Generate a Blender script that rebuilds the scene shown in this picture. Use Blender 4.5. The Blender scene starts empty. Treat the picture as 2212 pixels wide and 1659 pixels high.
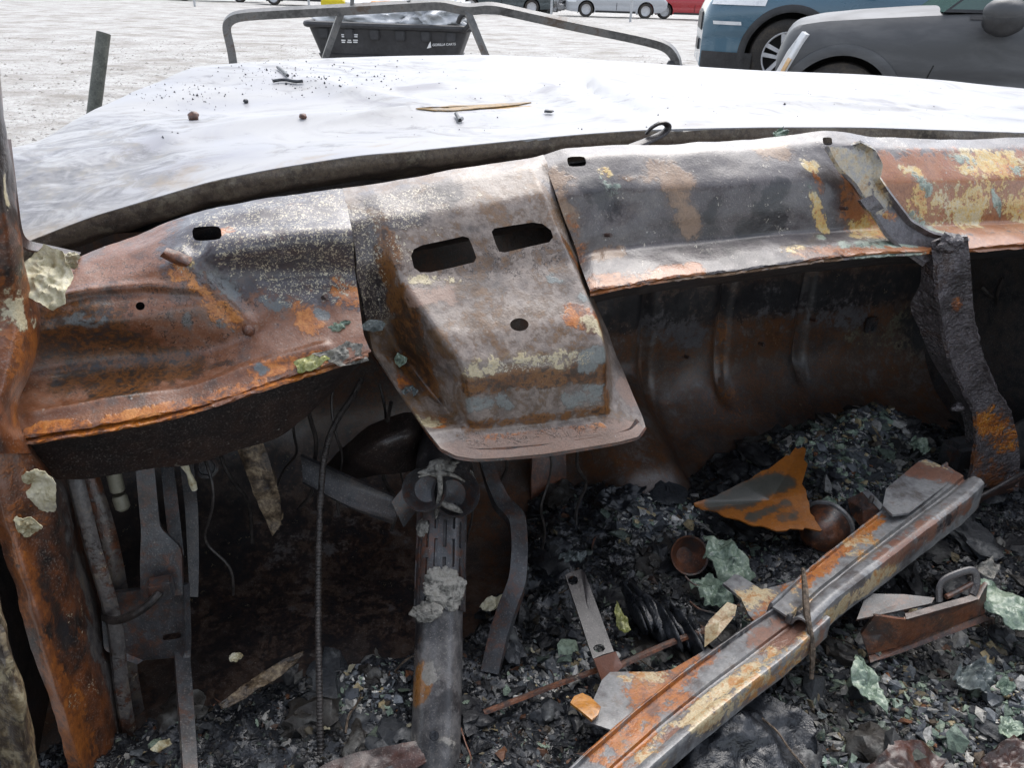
import bpy, bmesh, math, random
import numpy as np
from mathutils import Vector, Matrix

# ------------------------------------------------------------------ camera, sky, sun, exposure
sc = bpy.context.scene
rad = math.radians
FPX = 1658.0                                  # focal length for a 2212 x 1659 frame
PITCH, ROLL, YAW = rad(27.5), rad(2.0), rad(20.0)
CAM = np.array([0.0, 0.0, 1.15])
_w = np.array([0, math.cos(PITCH), -math.sin(PITCH)])
_u0 = np.array([0, math.sin(PITCH), math.cos(PITCH)])
_r0 = np.array([1.0, 0, 0])
CR = _r0 * math.cos(ROLL) + _u0 * math.sin(ROLL)
CU = _u0 * math.cos(ROLL) - _r0 * math.sin(ROLL)
cd = bpy.data.cameras.new('camera')
cam = bpy.data.objects.new('camera', cd)
sc.collection.objects.link(cam)
cd.sensor_fit = 'HORIZONTAL'
cd.sensor_width = 36.0
cd.lens = FPX / 2212 * 36
cd.clip_start, cd.clip_end = 0.02, 600
_m = Matrix.Identity(4)
for i in range(3):
    _m[i][0], _m[i][1], _m[i][2], _m[i][3] = CR[i], CU[i], -_w[i], CAM[i]
cam.matrix_world = _m
sc.camera = cam

world = bpy.data.worlds.new('World')
sc.world = world
world.use_nodes = True
_nt = world.node_tree
_bg = _nt.nodes['Background']
_sky = _nt.nodes.new('ShaderNodeTexSky')
_sky.sky_type = 'NISHITA'
_sky.sun_disc = False
SUN_EL, SUN_ROT = rad(60), rad(20)
_sky.sun_elevation, _sky.sun_rotation = SUN_EL, SUN_ROT
_sky.air_density, _sky.dust_density, _sky.ozone_density = 1.0, 2.5, 1.0
_hs = _nt.nodes.new('ShaderNodeHueSaturation')
_hs.inputs['Saturation'].default_value = 0.42          # overcast: the blue is nearly gone
_nt.links.new(_sky.outputs[0], _hs.inputs['Color'])
_nt.links.new(_hs.outputs[0], _bg.inputs['Color'])
_bg.inputs['Strength'].default_value = 0.15
sl = bpy.data.lights.new('sun', 'SUN')
sl.energy, sl.angle, sl.color = 0.8, rad(60), (1.0, 0.97, 0.93)
sun = bpy.data.objects.new('sun', sl)
sc.collection.objects.link(sun)
_d = Vector((math.sin(SUN_ROT) * math.cos(SUN_EL), math.cos(SUN_ROT) * math.cos(SUN_EL), math.sin(SUN_EL)))
sun.rotation_euler = _d.to_track_quat('Z', 'Y').to_euler()
sun.location = _d * 20
sc.view_settings.view_transform = 'Standard'
sc.view_settings.look = 'None'
sc.view_settings.gamma = 1.0
sc.view_settings.use_curve_mapping = False
sc.view_settings.exposure = 1.3
sc.cycles.use_denoising = True
sc.cycles.max_bounces = 8
sc.cycles.diffuse_bounces = 3
sc.cycles.glossy_bounces = 3
sc.cycles.sample_clamp_indirect = 4.0

# ------------------------------------------------------------------ helpers: places
random.seed(11)
RNG = np.random.default_rng(11)
FW = np.array([-math.sin(YAW), math.cos(YAW), 0.0])     # the wreck's forward and right axes
RT = np.array([math.cos(YAW), math.sin(YAW), 0.0])
UP = np.array([0, 0, 1.0])

def ray(u, v):
    return CR * ((u - 1106) / FPX) + CU * ((829.5 - v) / FPX) + _w
def P(u, v, f):                 # the point at f metres ahead of the driver (across the wreck)
    d = ray(u, v)
    return CAM + d * (f / d.dot(FW))
def PZ(u, v, z):                # ... at height z
    d = ray(u, v)
    return CAM + d * ((z - CAM[2]) / d[2])
def PY(u, v, y):                # ... at y metres across the yard
    d = ray(u, v)
    return CAM + d * (y / d[1])
def C(r, f, z):                 # wreck coordinates
    return RT * r + FW * f + UP * z
def tocar(p):
    return p @ RT, p @ FW, p[..., 2]

# ------------------------------------------------------------------ helpers: noise
def _hash(ix, iy, iz, s):
    h = (ix * 374761393 + iy * 668265263 + iz * 2147483647 + s * 1274126177) & 0xffffffff
    h = ((h ^ (h >> 13)) * 1274126177) & 0xffffffff
    return ((h ^ (h >> 16)) & 0xffff) / 65535.0
def vnoise(p, s=0):
    p = np.asarray(p, float)
    i = np.floor(p).astype(np.int64)
    t = p - i
    t = t * t * (3 - 2 * t)
    r = 0
    for dx in (0, 1):
        for dy in (0, 1):
            for dz in (0, 1):
                w = (t[..., 0] if dx else 1 - t[..., 0]) * (t[..., 1] if dy else 1 - t[..., 1]) * (t[..., 2] if dz else 1 - t[..., 2])
                r = r + w * _hash(i[..., 0] + dx, i[..., 1] + dy, i[..., 2] + dz, s)
    return r * 2 - 1
def fbm(p, scale, octv=4, s=0, gain=0.5):
    r, a = 0, 1.0
    p = np.asarray(p) * scale
    for k in range(octv):
        r = r + a * vnoise(p + 17.3 * k, s + k)
        p = p * 2.03
        a *= gain
    return r

# ------------------------------------------------------------------ helpers: meshes
def mesh_obj(name, verts, faces, mat=None, parent=None, smooth=True, sharp=40):
    me = bpy.data.meshes.new(name)
    me.from_pydata([tuple(map(float, v)) for v in verts], [], faces)
    me.update()
    me.polygons.foreach_set('use_smooth', [False] * len(me.polygons))
    if smooth:
        me.polygons.foreach_set('use_smooth', [True] * len(me.polygons))
        if sharp:
            me.set_sharp_from_angle(angle=rad(sharp))
    o = bpy.data.objects.new(name, me)
    sc.collection.objects.link(o)
    if mat:
        me.materials.append(mat)
    if parent:
        own(o, parent)
    return o
def own(o, parent):
    o.parent = parent
    o.matrix_parent_inverse = mw(parent).inverted()
def mw(o):
    m = o.matrix_basis.copy()
    return m if o.parent is None else mw(o.parent) @ o.matrix_parent_inverse @ m
def tag(o, label=None, cat=None, group=None, kind=None):
    for k, v in (('label', label), ('category', cat), ('group', group), ('kind', kind)):
        if v:
            o[k] = v
    return o
def empty(name, loc, label=None, cat=None, group=None, rz=0):
    o = bpy.data.objects.new(name, None)
    sc.collection.objects.link(o)
    o.location = [float(x) for x in loc]
    o.rotation_euler = (0, 0, rz)
    o.empty_display_size = 0.1
    return tag(o, label, cat, group)

def upsample(a, n, axis):                       # linear subdivision of a control net
    a = np.swapaxes(np.asarray(a, float), 0, axis)
    t = np.linspace(0, a.shape[0] - 1, (a.shape[0] - 1) * n + 1)
    i = np.minimum(t.astype(int), a.shape[0] - 2)
    w = (t - i).reshape((-1,) + (1,) * (a.ndim - 1))
    return np.swapaxes(a[i] * (1 - w) + a[i + 1] * w, 0, axis)
def blur(a, axis, it):
    a = np.swapaxes(a.copy(), 0, axis)
    for _ in range(it):
        b = a.copy()
        b[1:-1] = a[1:-1] * 0.5 + (a[:-2] + a[2:]) * 0.25
        a = b
    return np.swapaxes(a, 0, axis)
def net(ctrl, n0=10, n1=10, b0=8, b1=8):
    g = np.asarray(ctrl, float)
    g = upsample(upsample(g, n0, 0), n1, 1)
    return blur(blur(g, 0, b0), 1, b1)
def normals(g):
    du = np.gradient(g, axis=0)
    dv = np.gradient(g, axis=1)
    n = np.cross(du, dv)
    n /= np.linalg.norm(n, axis=2, keepdims=True) + 1e-12
    c = g.reshape(-1, 3).mean(0)
    if (n.reshape(-1, 3).mean(0) * (CAM + UP * 0.5 - c)).sum() < 0:
        n = -n
    return n
def rough_up(g, amp, scale, octv=4, s=0, edge=1.0):
    n = normals(g)
    d = fbm(g, scale, octv, s) * amp
    if edge < 1:
        m = np.ones(d.shape)
        m[0] = m[-1] = edge
        m[:, 0] = m[:, -1] = edge
        d = d * m
    return g + n * d[..., None]
def press(g, pts, wd, amp):
    """a pressed bead (amp > 0) or groove along a line of points on the sheet"""
    dmin = np.full(g.shape[:2], 9.0)
    pts = np.asarray(pts)
    for a, b in zip(pts[:-1], pts[1:]):
        d = b - a
        t = np.clip(((g - a) @ d) / (d @ d + 1e-12), 0, 1)
        dmin = np.minimum(dmin, np.linalg.norm(g - a - t[..., None] * d, axis=2))
    return g + normals(g) * (amp * np.exp(-(dmin / wd) ** 2))[..., None]
def sheet(name, g, mat, parent=None, thick=0.003, sharp=45, closed=False):
    """a pressed sheet of metal: front grid g, a back face behind it and a rim between"""
    R_, C_ = g.shape[:2]
    n = normals(g)
    back = g - n * thick
    verts = np.concatenate([g.reshape(-1, 3), back.reshape(-1, 3)])
    N = R_ * C_
    i = np.arange(R_ - 1)[:, None] * C_ + np.arange(C_ - 1)[None]
    q = np.stack([i, i + 1, i + C_ + 1, i + C_], -1).reshape(-1, 4)
    gn = np.cross(g[1, 0] - g[0, 0], g[0, 1] - g[0, 0])
    mid = (R_ // 2, C_ // 2)
    gn = np.cross(g[mid[0] + 1 if R_ > 2 else 1, mid[1]] - g[mid[0] if R_ > 2 else 0, mid[1]], g[mid[0], mid[1] + 1 if mid[1] + 1 < C_ else mid[1]] - g[mid[0], mid[1] if mid[1] + 1 < C_ else mid[1] - 1])
    flip = (gn * n[mid]).sum() > 0
    if flip:
        q = q[:, ::-1]
    faces = q.tolist() + (q[:, ::-1] + N).tolist()
    per = list(range(C_)) + [r * C_ + C_ - 1 for r in range(1, R_)] + [(R_ - 1) * C_ + c for c in range(C_ - 2, -1, -1)] + [r * C_ for r in range(R_ - 2, 0, -1)]
    for a, b in zip(per, per[1:] + per[:1]):
        f = [b, a, a + N, b + N]
        faces.append(f[::-1] if flip else f)
    o = mesh_obj(name, verts, faces, mat, parent, True, sharp)
    return o
def poly_uv(pts, n=4):                            # rounded closed outline in the net's own plane
    out = []
    k = len(pts)
    for i in range(k):
        a, b, c = (np.array(pts[(i + d) % k], float) for d in (-1, 0, 1))
        p0, p1 = b + (a - b) * 0.28, b + (c - b) * 0.28
        for t in np.linspace(0, 1, n):
            out.append((1 - t) ** 2 * p0 + 2 * t * (1 - t) * b + t * t * p1)
    return out
def prism_cutter(pts, fa, fb):
    n = len(pts)
    vs = [P(u, v, fa) for u, v in pts] + [P(u, v, fb) for u, v in pts]
    fs = [list(range(n))[::-1], list(range(n, 2 * n))] + [[i, (i + 1) % n, n + (i + 1) % n, n + i] for i in range(n)]
    return mesh_obj('cutter', vs, fs, None, None, False)
def cut(o, cutters):
    bmx = None
    for c in cutters:
        bm = bmesh.new(); bm.from_mesh(c.data)
        bmesh.ops.recalc_face_normals(bm, faces=bm.faces[:]); bm.to_mesh(c.data); bm.free()
        md = o.modifiers.new('b', 'BOOLEAN')
        md.object, md.operation, md.solver = c, 'DIFFERENCE', 'EXACT'
    bm = bmesh.new(); bm.from_mesh(o.data)
    bmesh.ops.recalc_face_normals(bm, faces=bm.faces[:]); bm.to_mesh(o.data); bm.free()
    bpy.context.view_layer.update()
    dg = bpy.context.evaluated_depsgraph_get()
    me = bpy.data.meshes.new_from_object(o.evaluated_get(dg), depsgraph=dg)
    o.modifiers.clear()
    old = o.data
    me.name = old.name
    o.data = me
    bpy.data.meshes.remove(old)
    for c in cutters:
        m = c.data
        bpy.data.objects.remove(c); bpy.data.meshes.remove(m)
    me.polygons.foreach_set('use_smooth', [True] * len(me.polygons))
    me.set_sharp_from_angle(angle=rad(45))
def tube(name, pts, r, mat, parent=None, seg=10, sub=6, caps=True, flat=1.0, square=False):
    p = np.asarray(pts, float)
    p = blur(upsample(p, sub, 0), 0, sub) if sub > 1 else p
    rr = np.asarray(r, float) * np.ones(len(np.atleast_1d(r)) if np.ndim(r) else 1)
    rr = np.interp(np.linspace(0, 1, len(p)), np.linspace(0, 1, len(rr)), rr) if len(rr) > 1 else np.full(len(p), rr[0])
    t = np.gradient(p, axis=0)
    t /= np.linalg.norm(t, axis=1, keepdims=True) + 1e-12
    ref = UP if abs(t[0] @ UP) < 0.9 else FW
    verts, faces = [], []
    a = np.cross(t[0], ref); a /= np.linalg.norm(a)
    for i in range(len(p)):
        a = a - t[i] * (a @ t[i]); a /= np.linalg.norm(a) + 1e-12
        b = np.cross(t[i], a)
        for k in range(seg):
            an = 2 * math.pi * (k + (0.5 if square else 0)) / seg
            verts.append(p[i] + rr[i] * (a * math.cos(an) + b * math.sin(an) * flat))
    for i in range(len(p) - 1):
        for k in range(seg):
            k2 = (k + 1) % seg
            faces.append([i * seg + k, i * seg + k2, (i + 1) * seg + k2, (i + 1) * seg + k])
    if caps:
        faces += [list(range(seg))[::-1], list(range((len(p) - 1) * seg, len(p) * seg))]
    return mesh_obj(name, verts, faces, mat, parent, True, 35)
def strap(name, left, right, mat, parent=None, thick=0.004, n=6, across=6, b=4, amp=0.0, lip=0.0, scale=40, crown=0.0):
    """a band of sheet metal between two edge lines, optionally with upturned lips"""
    L, R_ = upsample(np.array(left, float), n, 0), upsample(np.array(right, float), n, 0)
    L, R_ = blur(L, 0, b), blur(R_, 0, b)
    w = np.linspace(0, 1, across + 1)
    g = L[:, None] * (1 - w)[None, :, None] + R_[:, None] * w[None, :, None]
    nn = normals(g)
    prof = np.zeros(across + 1)
    if lip:
        prof = lip * np.clip(np.abs(w * 2 - 1) * 5 - 4, 0, 1) ** 1.0
    if crown:
        prof = prof + crown * (1 - (w * 2 - 1) ** 2)
    g = g + nn * prof[None, :, None]
    if amp:
        g = rough_up(g, amp, scale)
    return sheet(name, g, mat, parent, thick)
def box(name, c, size, mat, parent=None, ax=None, bev=0.0):
    """a bevelled block with its own axes"""
    ax = ax if ax is not None else (RT, FW, UP)
    bm = bmesh.new()
    bmesh.ops.create_cube(bm, size=1)
    for v in bm.verts:
        q = c + ax[0] * v.co.x * size[0] + ax[1] * v.co.y * size[1] + ax[2] * v.co.z * size[2]
        v.co = q.tolist()
    if bev:
        bmesh.ops.bevel(bm, geom=bm.edges[:], offset=bev, segments=2, affect='EDGES')
    bmesh.ops.recalc_face_normals(bm, faces=bm.faces[:])
    me = bpy.data.meshes.new(name); bm.to_mesh(me); bm.free()
    o = bpy.data.objects.new(name, me); sc.collection.objects.link(o)
    if mat: me.materials.append(mat)
    if parent: own(o, parent)
    return o
def lathe(name, c, axis, prof, mat, parent=None, seg=24, sharp=35, caps=True):
    """profile [(along, radius)...] turned about an axis through c"""
    axis = np.array(axis, float); axis /= np.linalg.norm(axis)
    a = np.cross(axis, UP if abs(axis @ UP) < 0.9 else FW); a /= np.linalg.norm(a)
    b = np.cross(axis, a)
    vs, fs = [], []
    for h, r in prof:
        for k in range(seg):
            an = 2 * math.pi * k / seg
            vs.append(c + axis * h + (a * math.cos(an) + b * math.sin(an)) * r)
    for i in range(len(prof) - 1):
        for k in range(seg):
            k2 = (k + 1) % seg
            fs.append([i * seg + k, i * seg + k2, (i + 1) * seg + k2, (i + 1) * seg + k])
    if caps and prof[0][1] > 1e-5: fs.append(list(range(seg))[::-1])
    if caps and prof[-1][1] > 1e-5: fs.append(list(range((len(prof) - 1) * seg, len(prof) * seg)))
    return mesh_obj(name, vs, fs, mat, parent, True, sharp)

def paint(o, name, marks):
    """wear masks: marks = [(p, q, radius, weight)], each a worn streak from p to q in space"""
    me = o.data
    n = len(me.vertices)
    co = np.empty(n * 3); me.vertices.foreach_get('co', co); co = co.reshape(-1, 3)
    m = np.zeros(n)
    for p, q, r, w in marks:
        p, q = np.asarray(p), np.asarray(q)
        d = q - p
        L2 = (d @ d) + 1e-12
        t = np.clip(((co - p) @ d) / L2, 0, 1)
        dist = np.linalg.norm(co - p - t[:, None] * d, axis=1)
        k = np.clip((1.75 - dist / r) / 1.5, 0, 1)
        m = np.maximum(m, w * k * k * (3 - 2 * k)) if w > 0 else m * (1 + w * k)
    at = me.attributes.get(name) or me.attributes.new(name, 'FLOAT', 'POINT')
    at.data.foreach_set('value', m.astype(np.float32))

# ------------------------------------------------------------------ helpers: procedural materials
class MT:
    def __init__(self, name):
        self.m = bpy.data.materials.new(name)
        self.m.use_nodes = True
        self.nt = self.m.node_tree
        self.b = self.nt.nodes['Principled BSDF']
        self.tc = self.nt.nodes.new('ShaderNodeTexCoord').outputs['Object']
    def N(self, t): return self.nt.nodes.new(t)
    def L(self, a, b):
        if hasattr(a, 'is_output') or isinstance(a, bpy.types.NodeSocket): self.nt.links.new(a, b)
        else: b.default_value = a if not (isinstance(a, tuple) and len(a) == 3) else (*a, 1)
    def warp(self, off=(0, 0, 0), scale=(1, 1, 1), rot=(0, 0, 0)):
        n = self.N('ShaderNodeMapping')
        n.inputs['Location'].default_value = off
        n.inputs['Rotation'].default_value = rot
        n.inputs['Scale'].default_value = scale
        self.L(self.tc, n.inputs['Vector'])
        return n.outputs[0]
    def noise(self, scale, detail=5, rough=0.6, dist=0.0, vec=None):
        n = self.N('ShaderNodeTexNoise')
        n.inputs['Scale'].default_value = scale
        n.inputs['Detail'].default_value = detail
        n.inputs['Roughness'].default_value = rough
        n.inputs['Distortion'].default_value = dist
        self.L(vec or self.tc, n.inputs['Vector'])
        return n.outputs['Fac']
    def vor(self, scale, feature='F1', out='Distance', vec=None, rnd=1.0):
        n = self.N('ShaderNodeTexVoronoi')
        n.feature = feature
        n.inputs['Scale'].default_value = scale
        n.inputs['Randomness'].default_value = rnd
        self.L(vec or self.tc, n.inputs['Vector'])
        return n.outputs[out]
    def math(self, op, a, b=0.0, c=None, clamp=False):
        n = self.N('ShaderNodeMath'); n.operation = op; n.use_clamp = clamp
        self.L(a, n.inputs[0]); self.L(b, n.inputs[1])
        if c is not None: self.L(c, n.inputs[2])
        return n.outputs[0]
    def step(self, f, lo, hi):
        n = self.N('ShaderNodeMapRange'); n.interpolation_type = 'SMOOTHSTEP'
        self.L(f, n.inputs[0]); n.inputs[1].default_value = lo; n.inputs[2].default_value = hi
        return n.outputs[0]
    def lin(self, f, lo, hi, a, b):
        n = self.N('ShaderNodeMapRange')
        self.L(f, n.inputs[0]); n.inputs[1].default_value = lo; n.inputs[2].default_value = hi
        n.inputs[3].default_value = a; n.inputs[4].default_value = b
        return n.outputs[0]
    def ramp(self, f, cols, lo=0.3, hi=0.7):
        n = self.N('ShaderNodeValToRGB')
        e = n.color_ramp.elements
        while len(e) < len(cols): e.new(0.5)
        for k, c in enumerate(cols):
            e[k].position = lo + (hi - lo) * k / max(1, len(cols) - 1)
            e[k].color = (*c, 1)
        self.L(f, n.inputs[0])
        return n.outputs[0]
    def mix(self, f, a, b, blend='MIX'):
        n = self.N('ShaderNodeMix'); n.data_type = 'RGBA'; n.blend_type = blend
        self.L(f, n.inputs[0]); self.L(a, n.inputs[6]); self.L(b, n.inputs[7])
        return n.outputs[2]
    def mixf(self, f, a, b):
        n = self.N('ShaderNodeMix'); n.data_type = 'FLOAT'
        self.L(f, n.inputs[0]); self.L(a, n.inputs[2]); self.L(b, n.inputs[3])
        return n.outputs[0]
    def attr(self, name, out='Fac'):
        n = self.N('ShaderNodeAttribute'); n.attribute_name = name
        return n.outputs[out]
    def bump(self, h, strength=0.5, dist=0.01, nrm=None):
        n = self.N('ShaderNodeBump')
        n.inputs['Strength'].default_value = strength
        n.inputs['Distance'].default_value = dist
        self.L(h, n.inputs['Height'])
        if nrm: self.L(nrm, n.inputs['Normal'])
        return n.outputs[0]
    def done(self, col, rough=0.5, nrm=None, metal=0.0, spec=0.5, coat=0.0, coat_rough=None):
        self.L(col, self.b.inputs['Base Color']); self.L(rough, self.b.inputs['Roughness'])
        self.L(metal, self.b.inputs['Metallic']); self.L(spec, self.b.inputs['Specular IOR Level'])
        if coat:
            self.b.inputs['Coat Weight'].default_value = coat
            self.b.inputs['Coat Roughness'].default_value = 0.05 if coat_rough is None else coat_rough
            self.b.inputs['Coat IOR'].default_value = 1.4
        if nrm: self.L(nrm, self.b.inputs['Normal'])
        return self.m

def steel(name, cols, scale=9.0, rough=(0.28, 0.5), layers=(), bump=0.5, flake=None, crack=None, fine=150, spec=0.6, lumps=0.0, metal=0.0, dots=0.0, coat=0.45, lump_scale=95):
    """burnt sheet metal: cols = scale colours blended by noise; layers = (mask, colours, amp, scale, relief) of rust or
    blistered paint where the mask is; flake = (colour, amount, mask or None); crack = mask of peeling edges"""
    t = MT(name)
    n1 = t.noise(scale, 4, 0.62, 0.4)
    n2 = t.noise(scale * 6, 3, 0.65)
    nf = t.noise(fine, 2, 0.7)
    ng = t.noise(430, 1, 0.6)
    e1 = t.noise(19, 4, 0.68, 0.6, t.warp((4.2, 1.1, 7.7))) if layers else n1
    e2 = t.noise(64, 3, 0.7, 0.3, t.warp((1.2, 6.1, 2.7))) if layers or flake or crack else n2
    f = t.math('ADD', n1, t.math('MULTIPLY', t.math('SUBTRACT', n2, 0.5), 0.7))
    col = t.ramp(f, cols, 0.3, 0.7)
    col = t.mix(t.math('MULTIPLY', t.step(nf, 0.35, 0.75), 0.4), col, t.mix(0.55, col, (0.01, 0.009, 0.009)))
    rg = t.lin(t.math('ADD', n1, t.math('MULTIPLY', e2, 0.4)), 0.5, 0.9, rough[1], rough[0])
    col = t.mix(t.math('MULTIPLY', t.step(ng, 0.55, 0.75), 0.5), col, t.mix(0.6, col, (0.30, 0.27, 0.24)))
    h = t.math('MULTIPLY_ADD', ng, 0.16, t.math('MULTIPLY_ADD', n2, 0.22, t.math('MULTIPLY', nf, 0.22)))
    if lumps:
        h = t.math('ADD', h, t.math('MULTIPLY', t.noise(lump_scale, 2, 0.6, 0.6), lumps))
    c1, c2, c3 = (t.math('SUBTRACT', x, 0.5) for x in (e1, e2, nf))
    for k, (mask, lc, amp, sc_, rel) in enumerate(layers):
        sg1, sg2 = (1, -1)[k % 2], (0.9, -0.9)[(k // 2) % 2]
        edge = t.math('MULTIPLY_ADD', c1, sg1 * 1.5, t.math('MULTIPLY_ADD', c2, sg2, t.math('MULTIPLY', c3, 0.45)))
        a = t.math('MULTIPLY_ADD', edge, 1.0 if mask is None else t.math('MULTIPLY', t.step(t.attr(mask), 0.0, 0.35), amp * 2.4), t.attr(mask) if mask else 0.5)
        thr = 0.5 if mask is not None else amp
        fac = t.math('MULTIPLY_ADD', t.step(a, thr - 0.07, thr + 0.09), 0.5, t.math('MULTIPLY', t.step(a, thr - 0.36, thr + 0.36), 0.5))
        lcol = t.ramp(t.math('MULTIPLY_ADD', c3, 0.5, t.math('MULTIPLY_ADD', c2, -sg1 * 1.0, n1)), lc, 0.3, 0.7)
        rim = t.math('MULTIPLY', t.step(a, thr - 0.14, thr), t.math('SUBTRACT', 1.0, fac))
        col = t.mix(t.math('MULTIPLY', rim, 0.5), col, (0.02, 0.013, 0.01))
        col = t.mix(fac, col, t.mix(t.math('MULTIPLY', t.step(ng, .4, .7), .35), lcol, t.mix(.6, lcol, (.03, .02, .015))))
        if rel > .05: h = t.math('ADD', h, t.math('MULTIPLY', fac, rel * 2.2))
    if crack:
        ce = t.math('ABSOLUTE', t.math('MULTIPLY_ADD', c1, 1.0, t.math('MULTIPLY', c2, 0.8)))
        ck = t.math('MULTIPLY', t.math('SUBTRACT', 1.0, t.step(ce, 0.004, 0.018)), t.step(t.math('MULTIPLY_ADD', t.math('SUBTRACT', n2, 0.5), 1.6, t.attr(crack)), 0.55, 0.75))
        col = t.mix(t.math('MULTIPLY', ck, 0.85), col, (0.015, 0.008, 0.006))
    if flake:
        fc, amt, mask = flake
        fl = t.noise(320, 1, 0.5, 1.2)
        gate = t.math('MULTIPLY_ADD', c1, 0.9, e2)
        if mask: gate = t.math('MULTIPLY_ADD', t.attr(mask), 0.5, t.math('SUBTRACT', gate, 0.62))
        fk = t.math('MULTIPLY', t.step(fl, 0.56, 0.62), t.step(gate, 0.47 - amt * .5, 0.54 - amt * .5) if mask else t.step(gate, .66 - amt, .72 - amt))
        col = t.mix(fk, col, t.mix(nf, fc, tuple(c * 0.4 for c in fc)))
    if dots:
        dk = t.math('MULTIPLY', t.math('SUBTRACT', 1.0, t.step(t.vor(60, 'F1'), 0.05, 0.11)), t.step(n1, 0.5, 0.6))
        col = t.mix(t.math('MULTIPLY', dk, dots), col, (0.42, 0.4, 0.36))  # pale dots painted in for the sparkle of water droplets
    nb = t.bump(h, bump * 0.62, 0.006)
    return t.done(col, rg, nb, metal, spec, coat, 0.22)
# ------------------------------------------------------------------ colours and materials
PLUM, PLUMD, BLUEG, MAUVE = (.075, .062, .064), (.028, .024, .026), (.10, .108, .118), (.20, .165, .15)
RUST, RUSTR, RUSTD = (.14, .052, .026), (.18, .062, .04), (.045, .02, .013)
ORNG, ORNG2, TAN, CREAM = (.40, .125, .016), (.52, .21, .05), (.20, .135, .085), (.55, .47, .30)
GREEN, SAGE, YELL, ASH = (.13, .17, .135), (.33, .39, .32), (.58, .40, .12), (.33, .31, .28)
SOOT, SOOT2 = (.010, .011, .014), (.024, .024, .027)  # soot, with the bluish cast of deep shadow mixed into its colour

M = {}
M['dash_left'] = steel('burnt_dash_rust_red', [(.07, .03, .016), (.165, .06, .024), (.215, .094, .05), (.14, .09, .07)], 8, (.26, .46),
    [('dark', [SOOT2, (.06, .028, .012), (.16, .06, .014), (.03, .02, .014)], .6, 14, .02),
     ('plum', [PLUM, (.06, .055, .065), (.12, .11, .12)], .5, 16, .06),
     ('orange', [RUST, ORNG, ORNG2], .6, 22, .1),
     ('cream', [CREAM, YELL], .8, 40, .1),
     ('blue', [(.11, .13, .14), (.15, .15, .14)], .7, 26, .05)], .55, ((.62, .55, .40), .34, 'flk'), 'crk', dots=.6)
M['dash_right'] = steel('burnt_dash_plum_grey', [PLUMD, PLUM, (.088, .078, .08), (.125, .11, .105)], 7, (.24, .42),
    [('tan', [(.21, .13, .08), (.26, .165, .10), (.19, .12, .075)], .35, 9, .10),
     ('orange', [(.24, .085, .03), (.33, .13, .045), (.29, .10, .035)], .5, 12, .08),
     ('yellow', [ORNG2, YELL, CREAM], .9, 30, .10),
     ('green', [GREEN, SAGE, (.10, .14, .12)], .8, 36, .12),
     ('rust', [RUSTD, RUST, ORNG], .7, 26, .08),
     ('soot', [SOOT, PLUMD], .45, 14, .03)], .5, ((.55, .5, .42), .02, None), None, dots=.8)
M['housing'] = steel('burnt_housing_mauve_grey', [(.10, .083, .075), (.18, .145, .125), (.26, .215, .185), (.20, .15, .115)], 9, (.24, .44),
    [(None, [(.10, .055, .025), (.17, .095, .045), (.13, .08, .045)], .60, 9, .03),
     ('plum', [PLUMD, PLUM, (.11, .10, .105)], .5, 18, .06),
     ('rust', [(.04, .018, .007), (.12, .046, .011), (.19, .078, .016), (.05, .025, .012)], .5, 15, .06),
     ('orange', [RUST, ORNG, (.5, .2, .06)], .7, 34, .10),
     ('blue', [(.17, .19, .185), (.22, .235, .225)], .6, 30, .07),
     ('cream', [TAN, CREAM, (.4, .33, .2)], .9, 42, .10),
     ('pink', [(.27, .17, .125), (.22, .15, .115)], .5, 14, .05)], .5, ((.6, .53, .40), .33, 'flk'), 'crk', dots=.5)
M['pillar'] = steel('rusted_pillar', [(.010, .007, .006), (.06, .022, .010), (.14, .044, .014), (.19, .06, .016)], 7, (.3, .5),
    [('orange', [(.12, .038, .012), (.24, .075, .016), (.33, .11, .02)], .6, 18, .06),
     ('grey', [(.06, .055, .055), (.11, .10, .095), (.16, .13, .10)], .6, 20, .1),
     ('soot', [SOOT, (.03, .018, .012)], .5, 12, .02),
     ('cream', [CREAM, (.45, .42, .3)], .9, 30, .15)], .6, ((.5, .42, .3), -.02, None), None, dots=.5)
M['firewall'] = steel('sooted_firewall', [(.028, .025, .025), (.06, .046, .04), (.10, .066, .048), (.13, .118, .115)], 5, (.32, .52),
    [(None, [(.06, .026, .013), (.13, .052, .02), (.09, .04, .018)], .53, 12, .04),
     ('rust', [(.10, .036, .016), (.17, .06, .018), (.24, .09, .02)], .6, 16, .06),
     ('scale', [(.13, .11, .07), (.09, .085, .06), (.17, .14, .09)], 1.0, 30, .12),
     ('pale', [(.11, .105, .11), (.08, .078, .085)], .5, 8, .02),
     ('soot', [SOOT, SOOT2], .5, 10, .02)], .5, ((.30, .24, .15), -.03, None), None, dots=.35)
M['dark'] = steel('sooted_dark_steel', [(.014, .015, .018), (.034, .034, .038), (.062, .05, .045), (.05, .054, .06)], 10, (.35, .6), (), .5, ((.2, .18, .15), -.06, None), None, dots=.3)  # sooty steel, tinted blue to carry the cast of the shadows
M['darkblue'] = steel('sooted_blue_steel', [(.016, .018, .021), (.034, .038, .044), (.058, .064, .07)], 12, (.35, .55), [(None, [RUSTD, RUST], .63, 9, .05)], .5, ((.25, .22, .2), -.06, None), None, dots=.3)
M['column'] = steel('column_steel', [(.03, .03, .033), (.07, .068, .07), (.13, .125, .125), (.10, .085, .08)], 10, (.25, .45),
    [('orange', [(.18, .075, .02), (.30, .13, .03)], .7, 40, .06), ('soot', [SOOT, (.03, .028, .03)], .5, 16, .03),
     ('ash', [ASH, (.2, .19, .17)], .8, 40, .15)], .5, ((.3, .28, .25), -.04, None), None, dots=.4)
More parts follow.
